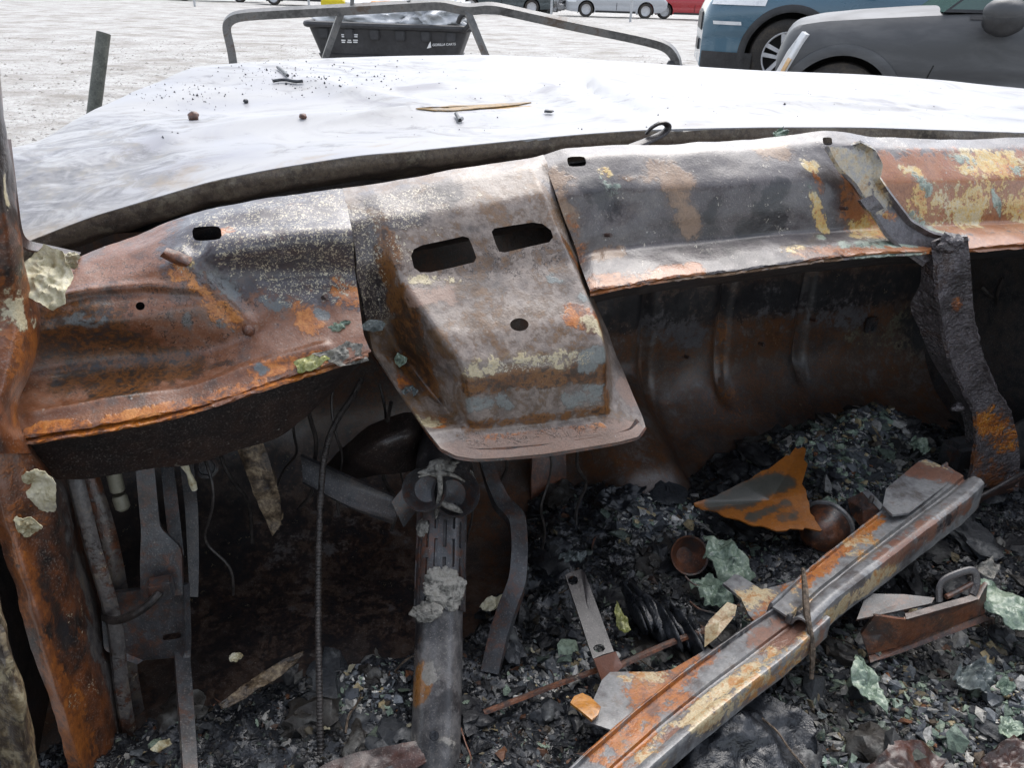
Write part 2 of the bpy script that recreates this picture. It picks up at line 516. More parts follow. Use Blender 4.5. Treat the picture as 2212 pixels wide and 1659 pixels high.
M['brace'] = steel('lumpy_plum_steel', [(.034, .028, .030), (.07, .06, .064), (.12, .108, .118), (.075, .052, .048)], 12, (.2, .38),
    [('orange', [RUST, ORNG, (.55, .22, .03)], .9, 34, .10), ('cream', [TAN, CREAM, (.34, .31, .26)], .9, 40, .08),
     ('rust', [(.12, .045, .02), (.2, .07, .02)], .7, 20, .06)], 1.5, ((.4, .36, .32), -.05, None), None, lumps=1.3, dots=.4, lump_scale=150)
M['brace_top'] = steel('plum_channel_steel', [(.03, .025, .027), (.06, .052, .055), (.11, .10, .108), (.065, .05, .048)], 14, (.2, .4),
    [('cream', [(.34, .22, .10), (.42, .36, .25), (.30, .29, .27)], .8, 40, .06), ('orange', [RUST, ORNG, ORNG2], .8, 34, .06)], .6, None, None, dots=.6)
M['beam'] = steel('beam_blue_plum', [(.075, .066, .064), (.15, .152, .16), (.24, .245, .248), (.16, .135, .125)], 9, (.3, .55),
    [('orange', [RUST, ORNG, (.34, .13, .02)], .7, 22, .06), ('cream', [(.40, .26, .13), CREAM, (.42, .2, .06)], .9, 38, .09),
     ('rust', [(.16, .07, .045), (.24, .12, .08)], .6, 16, .05), ('soot', [SOOT, PLUMD], .6, 24, .04)], .6, ((.5, .45, .36), -.03, None), None, dots=.6)
M['rust'] = steel('solid_rust', [RUSTD, (.11, .038, .018), (.18, .06, .022), (.13, .05, .03)], 11, (.3, .55), [(None, [SOOT2, (.05, .022, .014)], .6, 7, .03)], .5, ((.4, .33, .25), -.06, None), None, dots=.4)
M['rustdark'] = steel('dark_rust', [(.015, .009, .007), (.045, .018, .012), (.085, .03, .018)], 9, (.3, .55), (), .5, None, None, dots=.3)
M['orange'] = steel('orange_rust', [(.30, .095, .012), (.38, .125, .014), (.33, .105, .012)], 9, (.3, .5), [('grey', [(.06, .062, .052), (.085, .083, .068)], .3, 14, .05)], .4)
M['tab'] = steel('orange_tab', [(.36, .13, .01), (.50, .20, .015), (.3, .11, .01)], 30, (.3, .5), (), .4)
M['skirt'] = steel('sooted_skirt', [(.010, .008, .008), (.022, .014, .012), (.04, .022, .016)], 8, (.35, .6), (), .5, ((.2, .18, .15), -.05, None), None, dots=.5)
M['hood'] = None

def hood_mat():
    t = MT('burnt_white_hood')
    st = t.warp((0, 0, 0), (4.0, 7.0, 4.0), (0, 0, 0.35))
    n1 = t.noise(3.2, 6, 0.62, 1.2)
    ns = t.noise(2.2, 7, 0.7, 1.6, st)
    nf = t.noise(120, 4, 0.7)
    col = t.ramp(n1, [(.25, .25, .275), (.32, .32, .332), (.37, .37, .373), (.285, .285, .303)], .3, .7)
    burn = t.attr('burn')
    a = t.math('ADD', t.math('MULTIPLY', burn, 0.27), ns)
    bf = t.step(a, 0.62, 0.82)
    col = t.mix(t.math('MULTIPLY', bf, 0.75), col, t.ramp(t.noise(22, 5, .7), [(.10, .10, .11), (.17, .17, .175), (.23, .21, .18)], .35, .65))
    warm = t.step(t.math('ADD', t.math('MULTIPLY', t.attr('warm'), .28), t.noise(7, 5, .65, .8)), .72, .9)
    col = t.mix(t.math('MULTIPLY', warm, .55), col, (.27, .20, .12))
    rf = t.step(t.math('ADD', t.attr('rust'), t.math('MULTIPLY', t.math('SUBTRACT', t.noise(38, 6, .7, .6), .5), .9)), .46, .54)
    col = t.mix(rf, col, t.ramp(t.noise(45, 4, .6), [(.10, .06, .015), (.28, .16, .04), (.5, .33, .14)], .35, .65))
    fine = t.step(nf, .62, .78)
    col = t.mix(t.math('MULTIPLY', fine, t.math('MULTIPLY', t.attr('speck'), .8)), col, (.08, .08, .09))
    rg = t.lin(n1, .35, .65, .30, .6)
    rg = t.mixf(bf, rg, .45)
    blis = t.math('MULTIPLY', t.vor(70, 'SMOOTH_F1'), t.attr('blister'))
    h = t.math('ADD', t.math('MULTIPLY', t.noise(26, 5, .6), .12), t.math('MULTIPLY', bf, .12))
    h = t.math('ADD', h, t.math('MULTIPLY', blis, -1.6))
    return t.done(col, rg, t.bump(h, .3, .006), 0.0, .24)
M['hood'] = hood_mat()
M['hood_under'] = steel('hood_underside_brown', [(.03, .02, .015), (.075, .052, .036), (.14, .105, .07), (.06, .04, .03)], 14, (.4, .65), [(None, [(.2, .17, .12), (.15, .11, .07)], .6, 22, .08)], .6, ((.3, .26, .2), -.03, None))

def S(u1, v1, u2, v2, f, r, w=1.0, f2=None):     # a wear streak on the wreck from one spot to another
    return (P(u1, v1, f), P(u2, v2, f if f2 is None else f2), r, w)

# ================================================================== THE WRECK
wreck = empty('burnt_car', C(.6, .8, 0), 'burnt-out rusty car with bare dashboard and bleached white hood', 'car')

# ---- dash, left of the housing
cols = [
 [(50,612,1.02),(42,632,.99),(38,655,.97),(30,730,.955),(20,815,.957),(0,892,.907),(20,950,.877)],
 [(200,540,1.06),(190,570,1.03),(185,622,.985),(180,700,.955),(170,790,.962),(165,872,.91),(165,925,.88)],
 [(300,508,1.08),(295,540,1.04),(290,598,.99),(290,690,.955),(290,775,.962),(290,848,.91),(290,905,.88)],
 [(370,476,1.08),(370,505,1.04),(375,570,.985),(390,670,.957),(400,762,.957),(405,830,.91),(405,882,.88)],
 [(450,452,1.075),(452,475,1.03),(458,545,.97),(480,640,.965),(500,740,.948),(505,797,.91),(510,850,.88)],
 [(560,430,1.07),(562,455,1.03),(568,525,.968),(585,610,.972),(600,705,.945),(605,765,.91),(610,815,.885)],
 [(650,418,1.065),(652,440,1.03),(658,512,.968),(670,600,.972),(685,685,.942),(690,745,.91),(700,790,.885)],
 [(745,407,1.06),(748,430,1.03),(760,505,.97),(770,595,.970),(778,670,.942),(785,722,.91),(800,757,.89)]]
g = net([[P(*p) for p in c] for c in cols], 18, 18, 16, 9)
g = rough_up(g, .0018, 16, 4, 3)
def Q(f, *uv): return [P(u, v, f) for u, v in uv]
g = press(g, [P(84,647,.968), P(195,627,.983), P(313,618,.98), P(422,623,.972)], .0075, .0050)
g = press(g, [P(84,662,.965), P(195,642,.978), P(313,634,.975), P(422,640,.968)], .008, -.0035)
g = press(g, [P(391,539,1.0), P(453,606,.972), P(505,655,.962), P(540,700,.952)], .010, .0050)
g = press(g, [P(420,535,.99), P(480,600,.972), P(540,655,.962)], .014, -.0045)
g = press(g, [P(70,893,.90), P(234,866,.91), P(391,848,.91), P(480,818,.91), P(586,784,.91), P(700,752,.91)], .008, .0055)
g = press(g, [P(137,762,.957), P(250,772,.958), P(360,790,.957), P(450,802,.948)], .042, -.014)
g = press(g, [P(500,585,.97), P(620,590,.972), P(748,596,.97)], .020, -.010)
g = press(g, [P(470,520,.985), P(600,515,.972), P(750,505,.97)], .022, .007)
g = press(g, [P(690,655,.955), P(715,690,.945)], .012, -.003)
g[:, -1] += fbm(g[:, -1], 45, 3, 5)[:, None] * np.array([0, 0, .004])      # the corroded lip
dash = sheet('dash_panel', g, M['dash_left'], wreck, .0035)
dash['label'] = 'rust red left end of the dash panel'
cut(dash, [prism_cutter(poly_uv([(414,490),(476,487),(480,517),(418,521)], 3), .85, 1.2),
           prism_cutter([(303 + 10 * math.cos(a), 661 + 9 * math.sin(a)) for a in np.linspace(0, 6.283, 17)[:-1]], .85, 1.1)])
paint(dash, 'dark', [S(150,740,260,800,.95,.04), S(260,770,430,825,.95,.028), S(200,720,260,820,.95,.045), S(470,815,500,800,.93,.014), S(120,690,150,800,.95,.03,.8)])
paint(dash, 'plum', [S(440,500,760,450,1.0,.055), S(520,560,760,540,.97,.05), S(620,600,760,620,.97,.035,.85), S(460,470,720,420,1.05,.05)])
paint(dash, 'orange', [S(430,640,540,720,.955,.012,.8), S(400,600,470,680,.96,.012,.8), S(360,580,410,600,.98,.012,.8), S(70,940,170,928,.88,.012), S(240,910,400,885,.88,.012), S(410,882,560,840,.885,.012,.8), S(560,800,690,775,.9,.012,.9), S(470,520,490,490,1.0,.012,.6), S(720,600,760,650,.96,.018,.7), S(640,640,700,760,.94,.02,.62)])
paint(dash, 'cream', [S(100,700,120,690,.955,.006,.7), S(402,560,415,575,.98,.006,.7)])
paint(dash, 'blue', [S(400,690,430,745,.955,.009,.75), S(480,700,500,710,.955,.008,.7), S(380,720,390,740,.955,.006,.7), S(420,560,500,630,.97,.012,.62), S(560,795,575,800,.9,.007,.8), S(150,690,200,700,.955,.014,.62), S(555,640,600,660,.955,.012,.62), S(680,650,700,690,.945,.008,.72)])
paint(dash, 'flk', [S(390,480,420,560,1.0,.03,1.2), S(440,460,720,425,1.04,.03,1.15), S(560,520,760,500,.98,.06,1.25), S(600,600,740,600,.97,.035,1.15), S(640,470,720,560,.98,.05,1.25)])
paint(dash, 'crk', [S(150,600,330,590,.99,.05), S(320,680,480,750,.955,.05), S(400,600,560,680,.96,.03,.8), S(150,860,500,810,.92,.02,.7)])

# the second layer under the lip, and the skirt hanging below it
le = [(15,962,.872),(165,940,.876),(290,918,.876),(405,893,.876),(460,875,.876),(510,860,.876),(610,826,.88),(700,799,.882),(795,766,.885)]
g = net([[P(u,v-15,f+.012) for u,v,f in le], [P(u,v-4,f+.004) for u,v,f in le], [P(u,v+2,f-.002) for u,v,f in le]], 3, 16, 2, 10)
g[-1] += fbm(g[-1], 60, 3, 9)[:, None] * np.array([0, 0, .004])
lip = sheet('flange_layer', g, M['dash_left'], dash, .003)
paint(lip, 'orange', [S(70,950,240,930,.875,.02,.75), S(250,920,420,890,.875,.02,.9), S(560,850,690,805,.88,.02,.8)])
paint(lip, 'dark', [])
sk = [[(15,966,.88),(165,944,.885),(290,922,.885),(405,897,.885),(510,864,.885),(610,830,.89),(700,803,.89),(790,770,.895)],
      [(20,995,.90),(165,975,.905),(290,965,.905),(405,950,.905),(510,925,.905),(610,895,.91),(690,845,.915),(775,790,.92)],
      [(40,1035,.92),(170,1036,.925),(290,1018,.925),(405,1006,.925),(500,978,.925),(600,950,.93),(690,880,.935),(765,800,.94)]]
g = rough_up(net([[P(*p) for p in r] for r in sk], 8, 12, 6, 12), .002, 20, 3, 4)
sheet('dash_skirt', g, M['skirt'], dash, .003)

# screws, studs and the weld scab of the left panel
def screw(u, v, f, r, parent, mat, cross=True):
    c = P(u, v, f)
    ax = (CAM - c) / np.linalg.norm(CAM - c) * .8 + UP * .3
    ax /= np.linalg.norm(ax)
    o = lathe('screw', c - ax * .003, ax, [(0, r * 1.25), (.003, r * 1.2), (.0045, r), (.0065, r * .75), (.0075, r * .3), (.0072, 0)], mat, parent, 14)
    return o
screw(537, 711, .945, .0065, dash, M['rust'])
def stud(u, v, f, du, dv, r, parent, mat):
    a = P(u, v, f + .004); b = P(u + du, v + dv, f - .014)
    return tube('stud', [a, a * .5 + b * .5, b], r, mat, parent, 8, 2)
stud(690, 648, .966, 14, -9, .003, dash, M['rust'])
g = rough_up(net([[P(350 + t * 55 - 6, 547 + t * 22 + 8, .992 - .012 * t) for t in np.linspace(0, 1, 8)], [P(352 + t * 55, 545 + t * 28, .984 - .012 * t) for t in np.linspace(0, 1, 8)], [P(356 + t * 58 + 4, 538 + t * 24 - 4, .994 - .012 * t) for t in np.linspace(0, 1, 8)]], 4, 4, 3, 3), .002, 60, 3, 8)
sheet('weld_scab', g, M['rust'], dash, .003)

# ---- dash, right of the housing
top = [(1172,334),(1230,318),(1330,311),(1450,311),(1580,306),(1690,294),(1740,286),(1785,282),(1830,286),(1890,295),(1960,299),(2080,300),(2200,296),(2330,296),(2500,302)]
r1 = [362,340,332,332,327,318,311,308,311,318,322,323,320,318,322]
r2 = [430,415,405,402,396,391,388,386,386,388,390,390,386,384,388]
r3 = [500,490,480,471,465,460,457,454,452,451,450,446,440,438,440]
r4 = [560,545,535,525,515,506,502,499,496,492,489,485,480,476,476]
r5 = [596,585,578,562,549,536,530,525,521,518,515,510,503,498,496]
r6 = [629,622,612,596,582,567,560,554,549,545,541,535,525,518,516]
du = [(0,8,33,58,78,90,103),(0,2,10,30,45,55,60),(0,2,10,20,30,38,42)] + [(0,1,4,8,12,14,16)] * 12
rows = []
for k in range(7):
    rows.append([P(top[j][0] + du[j][k], [t[1] for t in top][j] if k == 0 else [r1, r2, r3, r4, r5, r6][k - 1][j], (1.06, 1.03, .985, .972, .966, .93, .90)[k]) for j in range(len(top))])
g = net(rows, 18, 14, 8, 12)
g = rough_up(g, .0018, 14, 4, 6)
# the small pressed dents of the sheet
for (u, v, f, r, a) in [(1330,425,.985,.03,-.006),(1460,470,.97,.06,-.005),(1640,400,.985,.07,.005),(1930,420,.985,.06,-.004),(1250,520,.97,.03,.004)]:
    d = np.linalg.norm(g - P(u, v, f), axis=2)
    g = g + normals(g) * (a * np.exp(-(d / r) ** 2))[..., None]
g[-1] += fbm(g[-1], 45, 3, 5)[:, None] * np.array([0, 0, .003])
dash2 = sheet('dash_panel', g, M['dash_right'], wreck, .0035)
dash2['label'] = 'plum grey right part of the dash panel with orange rust at its end'
cut(dash2, [prism_cutter(poly_uv([(1224,338),(1264,337),(1267,358),(1228,360)], 3), .85, 1.2),
            prism_cutter(poly_uv([(1776,296),(1797,296),(1798,313),(1779,313)], 3), .85, 1.2)])
paint(dash2, 'tan', [S(1650,320,1690,330,1.03,.022,.8), S(1430,350,1465,400,1.0,.028,.8), S(1470,420,1490,490,.975,.022,.85), S(1340,375,1400,382,.995,.009,.8), S(1290,560,1330,545,.96,.016,.75), S(1190,345,1210,400,1.0,.03,.7), S(1215,420,1240,560,.97,.025,.7)])
paint(dash2, 'orange', [S(1910,420,2260,420,.98,.075,1.05), S(1950,480,2280,470,.965,.04), S(1870,500,1950,470,.965,.025), S(1290,612,1500,585,.91,.016,.75), S(1760,555,1960,535,.905,.02,.9), S(1960,530,2250,515,.91,.03,.9), S(2050,360,2260,350,1.0,.03,.85), S(1890,340,1920,400,1.0,.018,.8)])
paint(dash2, 'yellow', [S(1290,335,1310,375,1.01,.01,.85), S(1735,305,1765,385,1.0,.012,.9), S(1762,425,1778,520,.97,.010,.95), S(1850,510,1900,490,.965,.03,.75), S(2000,440,2110,440,.97,.035,.72), S(1960,360,1985,375,.995,.012,.8), S(2100,330,2250,370,1.0,.03,.72), S(2140,420,2220,440,.975,.03,.68), S(1700,530,1730,545,.92,.012,.75), S(1900,410,1910,440,.98,.014,.8)])
paint(dash2, 'green', [S(1312,380,1325,410,.99,.012,.8), S(1770,500,1780,535,.95,.008,.85), S(1820,535,1990,525,.925,.012,.95), S(1740,395,1765,440,.985,.006,.7), S(1985,370,2000,410,.985,.012,.75), S(2150,380,2150,500,.975,.006,.8), S(1985,480,2010,510,.955,.02,.8), S(2060,330,2100,350,1.01,.012,.7), S(2180,340,2200,380,1.0,.01,.7)])
paint(dash2, 'rust', [S(1765,360,1770,410,.985,.008,.9), S(1240,470,1260,590,.965,.012,.8), S(1230,375,1260,372,1.0,.008,.7), S(1270,620,1290,615,.905,.02,.7), S(1720,550,1800,560,.91,.015,.75)])
paint(dash2, 'soot', [S(1640,450,1700,395,.975,.02,.85), S(1600,500,1680,470,.97,.02,.8), S(1290,400,1320,440,.98,.022,.8), S(1540,470,1560,420,.97,.014,.7)])
for (u, v) in [(1302, 507), (1812, 449)]:
    stud(u, v, .972, 18, 1, .003, dash2, M['rustdark'])
le = [(1275,635),(1340,620),(1450,603),(1580,589),(1690,574),(1785,561),(1890,551),(1960,548),(2080,541),(2330,525),(2516,521)]
g = net([[P(u,v-14,.912) for u,v in le], [P(u,v-3,.904) for u,v in le], [P(u,v+2,.899) for u,v in le]], 3, 16, 2, 10)
g[-1] += fbm(g[-1], 55, 3, 2)[:, None] * np.array([0, 0, .004])
l2 = sheet('flange_layer', g, M['dash_right'], dash2, .003)
paint(l2, 'orange', [S(1280,628,1420,605,.905,.016,.7), S(1960,540,2250,525,.905,.02,.9)])
paint(l2, 'green', [S(1850,552,1980,545,.902,.014,.85)])
paint(l2, 'tan', [S(1420,600,1800,560,.905,.016,.7)])
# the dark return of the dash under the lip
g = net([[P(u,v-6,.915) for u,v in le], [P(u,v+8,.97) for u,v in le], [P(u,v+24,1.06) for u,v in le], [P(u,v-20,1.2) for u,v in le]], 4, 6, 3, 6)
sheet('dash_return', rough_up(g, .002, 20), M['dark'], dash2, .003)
le3 = [(70,930),(165,915),(290,895),(405,870),(510,838),(610,805),(700,780),(800,745)]

# ---- instrument housing
rows = [
 [(740,406,1.06),(775,402,1.06),(800,398,1.06),(890,383,1.06),(980,366,1.06),(1060,354,1.06),(1140,342,1.06),(1160,338,1.06),(1174,334,1.062)],
 [(745,430,1.03),(782,424,1.03),(812,418,1.03),(900,404,1.03),(985,388,1.03),(1070,375,1.03),(1150,360,1.03),(1168,356,1.035),(1182,352,1.035)],
 [(758,480,.992),(795,478,.99),(832,470,.985),(920,462,.985),(1005,447,.985),(1090,434,.985),(1172,418,.985),(1188,420,.992),(1200,425,.995)],
 [(770,560,.972),(806,570,.975),(852,560,.952),(940,552,.952),(1030,540,.952),(1120,528,.952),(1212,515,.952),(1224,518,.965),(1234,525,.972)],
 [(775,600,.970),(815,622,.990),(868,606,.935),(955,597,.935),(1045,588,.935),(1140,577,.935),(1235,565,.935),(1246,570,.955),(1254,575,.965)],
 [(790,690,.970),(832,704,.986),(905,662,.900),(985,660,.900),(1075,652,.900),(1170,642,.900),(1264,628,.900),(1276,640,.942),(1287,655,.955)],
 [(806,758,.945),(864,756,.966),(945,722,.866),(1030,722,.866),(1110,712,.866),(1195,700,.866),(1288,685,.866),(1300,700,.92),(1313,715,.93)],
 [(838,805,.920),(900,804,.941),(990,780,.842),(1065,780,.842),(1140,772,.842),(1220,760,.842),(1304,742,.842),(1314,755,.90),(1332,770,.908)],
 [(860,840,.902),(928,840,.921),(1003,812,.837),(1075,812,.837),(1148,804,.837),(1226,792,.837),(1308,775,.837),(1318,785,.885),(1345,800,.892)],
 [(905,905,.862),(974,896,.880),(1016,904,.832),(1088,905,.832),(1160,897,.832),(1236,888,.832),(1306,878,.832),(1322,868,.848),(1374,868,.856)],
 [(926,935,.835),(984,922,.838),(1024,930,.832),(1096,926,.832),(1168,917,.832),(1243,907,.832),(1308,898,.832),(1330,892,.836),(1388,900,.838)],
 [(952,968,.815),(985,985,.808),(1028,992,.803),(1103,988,.803),(1180,980,.803),(1258,968,.803),(1335,955,.803),(1378,944,.808),(1394,922,.822)]]
g = net([[P(*p) for p in r] for r in rows], 14, 16, 4, 3)
g = rough_up(g, .0007, 22, 4, 12)
hous = sheet('instrument_housing', g, M['housing'], wreck, .003)
hous['label'] = 'pressed steel instrument housing with two slots and a round hole'
slot1 = [(888,552),(894,538),(912,529),(960,519),(1000,510),(1012,513),(1020,530),(1029,556),(1024,566),(980,577),(930,588),(908,588),(894,578)]
slot2 = [(1062,500),(1068,493),(1110,486),(1150,480),(1172,483),(1190,497),(1195,512),(1186,523),(1150,531),(1090,545),(1078,543),(1070,525)]
cut(hous, [prism_cutter(slot1, .85, 1.15), prism_cutter(slot2, .85, 1.15),
           prism_cutter([(1122 + 20 * math.cos(a), 701 + 14 * math.sin(a)) for a in np.linspace(0, 6.283, 25)[:-1]], .80, 1.0)])
paint(hous, 'plum', [S(750,430,800,640,.99,.032,.95), S(820,440,960,420,1.02,.028,.7), S(1160,350,1200,420,1.0,.012,.6), S(840,480,900,470,.99,.02,.7), S(800,420,830,450,1.02,.02,.9)])
paint(hous, 'rust', [S(825,500,860,660,.96,.02,.9), S(840,690,995,905,.93,.030,1.25), S(862,640,965,800,.92,.020,1.1), S(1020,832,1300,800,.838,.014,.85), S(1290,800,1310,860,.84,.012,.8), S(1010,922,1310,886,.832,.009,.7), S(1220,520,1260,600,.955,.01,.8)])  # rust; its heavy weight on the left flank also paints that side's shade
paint(hous, 'orange', [S(900,640,930,700,.93,.01,.7), S(880,810,960,930,.86,.016,.72), S(850,770,880,820,.91,.014,.7), S(1020,955,1300,925,.82,.008,.55), S(1240,690,1290,710,.875,.02,.6), S(1230,550,1250,590,.955,.006,.8)])
paint(hous, 'blue', [S(1020,880,1050,870,.832,.012,.8), S(1230,860,1290,850,.835,.014,.8), S(1270,780,1310,760,.84,.016,.75), S(1080,860,1100,880,.832,.008,.75), S(1260,640,1280,650,.89,.010,.7), S(905,720,925,745,.92,.007,.8), S(1190,600,1210,610,.92,.008,.65)])
paint(hous, 'cream', [S(1020,795,1260,770,.845,.014,.55), S(1270,700,1290,730,.865,.012,.7), S(890,600,1000,600,.93,.007,.6), S(870,840,960,940,.86,.014,.58)])
paint(hous, 'pink', [S(960,975,1380,935,.81,.02,.85), S(1340,780,1390,920,.86,.02,.85), S(890,640,960,640,.915,.018,.7)])
paint(hous, 'flk', [S(750,430,800,660,.99,.04,1.3), S(830,440,930,480,1.0,.035,1.25), S(900,420,1000,440,1.01,.03,1.1), S(850,520,880,560,.96,.02,1.15), S(1030,795,1260,770,.845,.012,1.2)])
paint(hous, 'crk', [S(900,600,1200,570,.94,.02), S(1000,950,1300,925,.82,.012), S(880,840,960,930,.86,.02), S(1080,560,1180,540,.95,.03)])
# under layer of the flange
le = [(802,766,.955),(838,812,.930),(862,848,.912),(906,912,.872),(926,943,.845),(952,977,.82),(985,993,.812),(1028,999,.807),(1180,988,.807),(1335,962,.807),(1382,949,.812),(1397,925,.826)]
ins = [(822,752,.966),(858,798,.938),(882,834,.920),(926,898,.882),(950,925,.855),(978,950,.825),(1000,965,.817),(1040,970,.812),(1180,960,.812),(1325,938,.812),(1362,925,.817),(1375,905,.83)]
l3 = strap('flange_layer', [P(*p) for p in ins], [P(*p) for p in le], M['rust'], hous, .002, 6, 3, 3)

# ---- cowl trough and front edge behind the dash
rr = np.linspace(-.42, 1.75, 26)
def dash_top_z(r):        # the dash's upper edge in wreck terms
    return np.interp(r, DT_R, DT_Z)
pts = [P(u, v, 1.06) for u, v in [(100,600),(200,545),(300,512),(370,482),(450,456),(560,434),(745,410),(980,368),(1170,336)] + [(t[0], t[1] + 4) for t in top]]
DT_R = np.array([p @ RT for p in pts]); DT_Z = np.array([p[2] for p in pts])
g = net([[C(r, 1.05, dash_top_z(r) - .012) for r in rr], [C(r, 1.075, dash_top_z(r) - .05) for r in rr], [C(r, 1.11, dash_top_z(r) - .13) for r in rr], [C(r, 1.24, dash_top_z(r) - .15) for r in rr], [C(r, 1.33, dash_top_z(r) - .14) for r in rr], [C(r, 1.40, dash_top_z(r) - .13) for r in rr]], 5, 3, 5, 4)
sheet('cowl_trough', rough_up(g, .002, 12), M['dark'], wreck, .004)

# ---- hood
hr = [ # near edge to far edge; (u, v, f)
 [(30,535,1.27),(70,517,1.29),(196,468,1.30),(314,433,1.30),(454,391,1.30),(594,363,1.30),(773,335,1.30),(896,325,1.30),(1071,307,1.30),(1245,290,1.30),(1385,280,1.30),(1494,277,1.30),(1649,274,1.30),(1858,274,1.30),(2033,280,1.30),(2212,286,1.30),(2420,296,1.30)],
 [(25,505,1.34),(70,492,1.34),(190,445,1.34),(310,413,1.34),(450,374,1.34),(590,347,1.34),(770,321,1.34),(895,312,1.34),(1070,296,1.34),(1243,280,1.34),(1385,271,1.34),(1494,267,1.34),(1649,265,1.34),(1858,266,1.34),(2033,272,1.34),(2212,278,1.34),(2420,288,1.34)],
 [(10,420,1.48),(60,410,1.48),(180,370,1.49),(300,345,1.50),(440,320,1.50),(580,300,1.50),(760,282,1.50),(890,273,1.50),(1065,262,1.50),(1235,252,1.50),(1380,245,1.50),(1494,242,1.50),(1649,240,1.50),(1858,243,1.50),(2033,250,1.50),(2212,258,1.50),(2420,268,1.50)],
 [(5,360,1.60),(50,345,1.61),(170,310,1.64),(290,288,1.66),(430,268,1.68),(570,254,1.70),(750,243,1.70),(885,236,1.70),(1055,228,1.70),(1225,222,1.70),(1375,218,1.70),(1494,216,1.70),(1649,216,1.70),(1858,220,1.70),(2033,228,1.70),(2212,237,1.70),(2420,246,1.70)],
 [(8,335,1.66),(60,318,1.70),(175,272,1.78),(290,240,1.85),(425,215,1.92),(565,202,1.95),(745,194,1.98),(880,190,2.0),(1050,184,2.0),(1220,182,2.0),(1370,182,2.0),(1494,184,2.0),(1649,188,2.0),(1858,196,2.0),(2033,206,2.0),(2212,218,2.0),(2420,226,2.0)],
 [(14,322,1.70),(75,303,1.76),(190,248,1.88),(300,203,2.0),(425,170,2.12),(560,150,2.22),(740,140,2.30),(878,136,2.32),(1048,133,2.32),(1215,137,2.32),(1365,146,2.3),(1494,154,2.3),(1649,164,2.3),(1858,174,2.28),(2033,186,2.28),(2212,202,2.26),(2420,212,2.26)],
 [(18,318,1.73),(85,296,1.80),(200,228,1.96),(310,181,2.12),(425,150,2.28),(555,131,2.42),(735,122,2.52),(876,118,2.55),(1046,116,2.55),(1212,122,2.55),(1360,132,2.52),(1494,141,2.52),(1649,151,2.5),(1858,158,2.48),(2033,172,2.46),(2212,190,2.44),(2420,200,2.44)],
 [(20,326,1.76),(92,305,1.83),(208,238,2.0),(316,192,2.17),(428,162,2.34),(556,144,2.5),(735,134,2.62),(876,130,2.65),(1046,128,2.65),(1212,134,2.65),(1360,144,2.62),(1494,153,2.62),(1649,163,2.6),(1858,171,2.58),(2033,185,2.56),(2212,203,2.54),(2420,213,2.54)],
 [(22,380,1.78),(95,365,1.85),(212,300,2.03),(320,255,2.2),(430,225,2.38),(556,208,2.54),(735,195,2.66),(876,190,2.7),(1046,188,2.7),(1212,194,2.7),(1360,204,2.66),(1494,213,2.66),(1649,223,2.64),(1858,231,2.62),(2033,245,2.6),(2212,263,2.58),(2420,273,2.58)]]
g = net([[P(*p) for p in r] for r in hr], 20, 12, 14, 12)
rr_, ff_, zz_ = tocar(g)
mid = np.clip((ff_ - 1.36) / .2, 0, 1) * np.clip((2.5 - ff_) / .25, 0, 1)
buckle = fbm(np.stack([rr_ * 1.2, ff_ * 2.2, zz_ * 0], -1), 2.0, 2, 21) * .013 + fbm(np.stack([rr_ * 2, ff_ * 4, zz_ * 0], -1), 3.0, 2, 31) * .0015
def crease(u1, v1, f1, u2, v2, f2, wd, amp):
    a, b = P(u1, v1, f1), P(u2, v2, f2)
    d = b - a; L2 = d @ d
    t = np.clip(((g - a) @ d) / L2, 0, 1)
    dist = np.linalg.norm(g - a - t[..., None] * d, axis=2)
    return amp * np.exp(-(dist / wd) ** 2) * np.clip(np.minimum(t, 1 - t) * 6, 0, 1)
buckle += crease(1240,160,2.2,1420,260,1.45,.03,-.010) + crease(1150,170,2.1,1330,280,1.4,.03,.008)
buckle += crease(640,180,2.1,960,235,1.7,.04,.012) + crease(420,250,1.7,1000,262,1.55,.05,.010)
buckle += crease(1500,262,1.4,2100,236,1.7,.03,-.008) + crease(1900,215,1.9,2180,250,1.6,.03,.008)
buckle += crease(100,420,1.45,380,340,1.5,.05,-.010) + crease(300,260,1.75,420,350,1.5,.02,.006)
for (a_, b_, w_, m_) in [((560,262,1.55),(1010,250,1.62),.010,.006),((950,258,1.58),(1340,232,1.72),.010,-.006),((1250,150,2.3),(1310,215,1.75),.012,-.008),((1460,240,1.52),(2050,228,1.65),.010,.006),((300,300,1.66),(640,272,1.66),.012,-.006),((1620,215,1.75),(2180,240,1.62),.010,-.006),((700,205,1.9),(1000,190,2.0),.014,.006),((130,400,1.47),(420,350,1.46),.010,.006),((1100,150,2.3),(1230,200,1.9),.012,.006)]:
    buckle += crease(*a_, *b_, w_, m_)
g = g + normals(g) * (buckle * 1.1 * mid)[..., None]
hood = sheet('hood', g, M['hood'], wreck, .004)
hood['label'] = 'bleached white buckled hood with soot streaks'
slit = [(905,236),(960,232),(1020,232),(1080,226),(1130,224),(1090,231),(1030,237),(960,242)]
paint(hood, 'burn', [S(60,450,230,400,1.45,.20), S(50,380,200,330,1.6,.16,.95), S(180,300,330,250,1.75,.16,.7), S(600,300,1000,285,1.45,.10,.55), S(560,150,760,160,2.3,.3,.62), S(900,250,1200,215,1.7,.15,.55), S(1250,180,1400,230,1.8,.12,.5), S(1500,250,2000,240,1.6,.2,.42)])
paint(hood, 'warm', [S(80,480,400,420,1.35,.14,.8), S(300,420,900,330,1.33,.06,.9), S(850,290,1000,250,1.6,.1,.7), S(1500,280,2200,280,1.32,.05,.5), S(1000,180,1200,170,2.1,.2,.4)])
paint(hood, 'rust', [S(915,238,1090,228,1.67,.014,.95), S(1090,228,1150,224,1.69,.010,.85)])
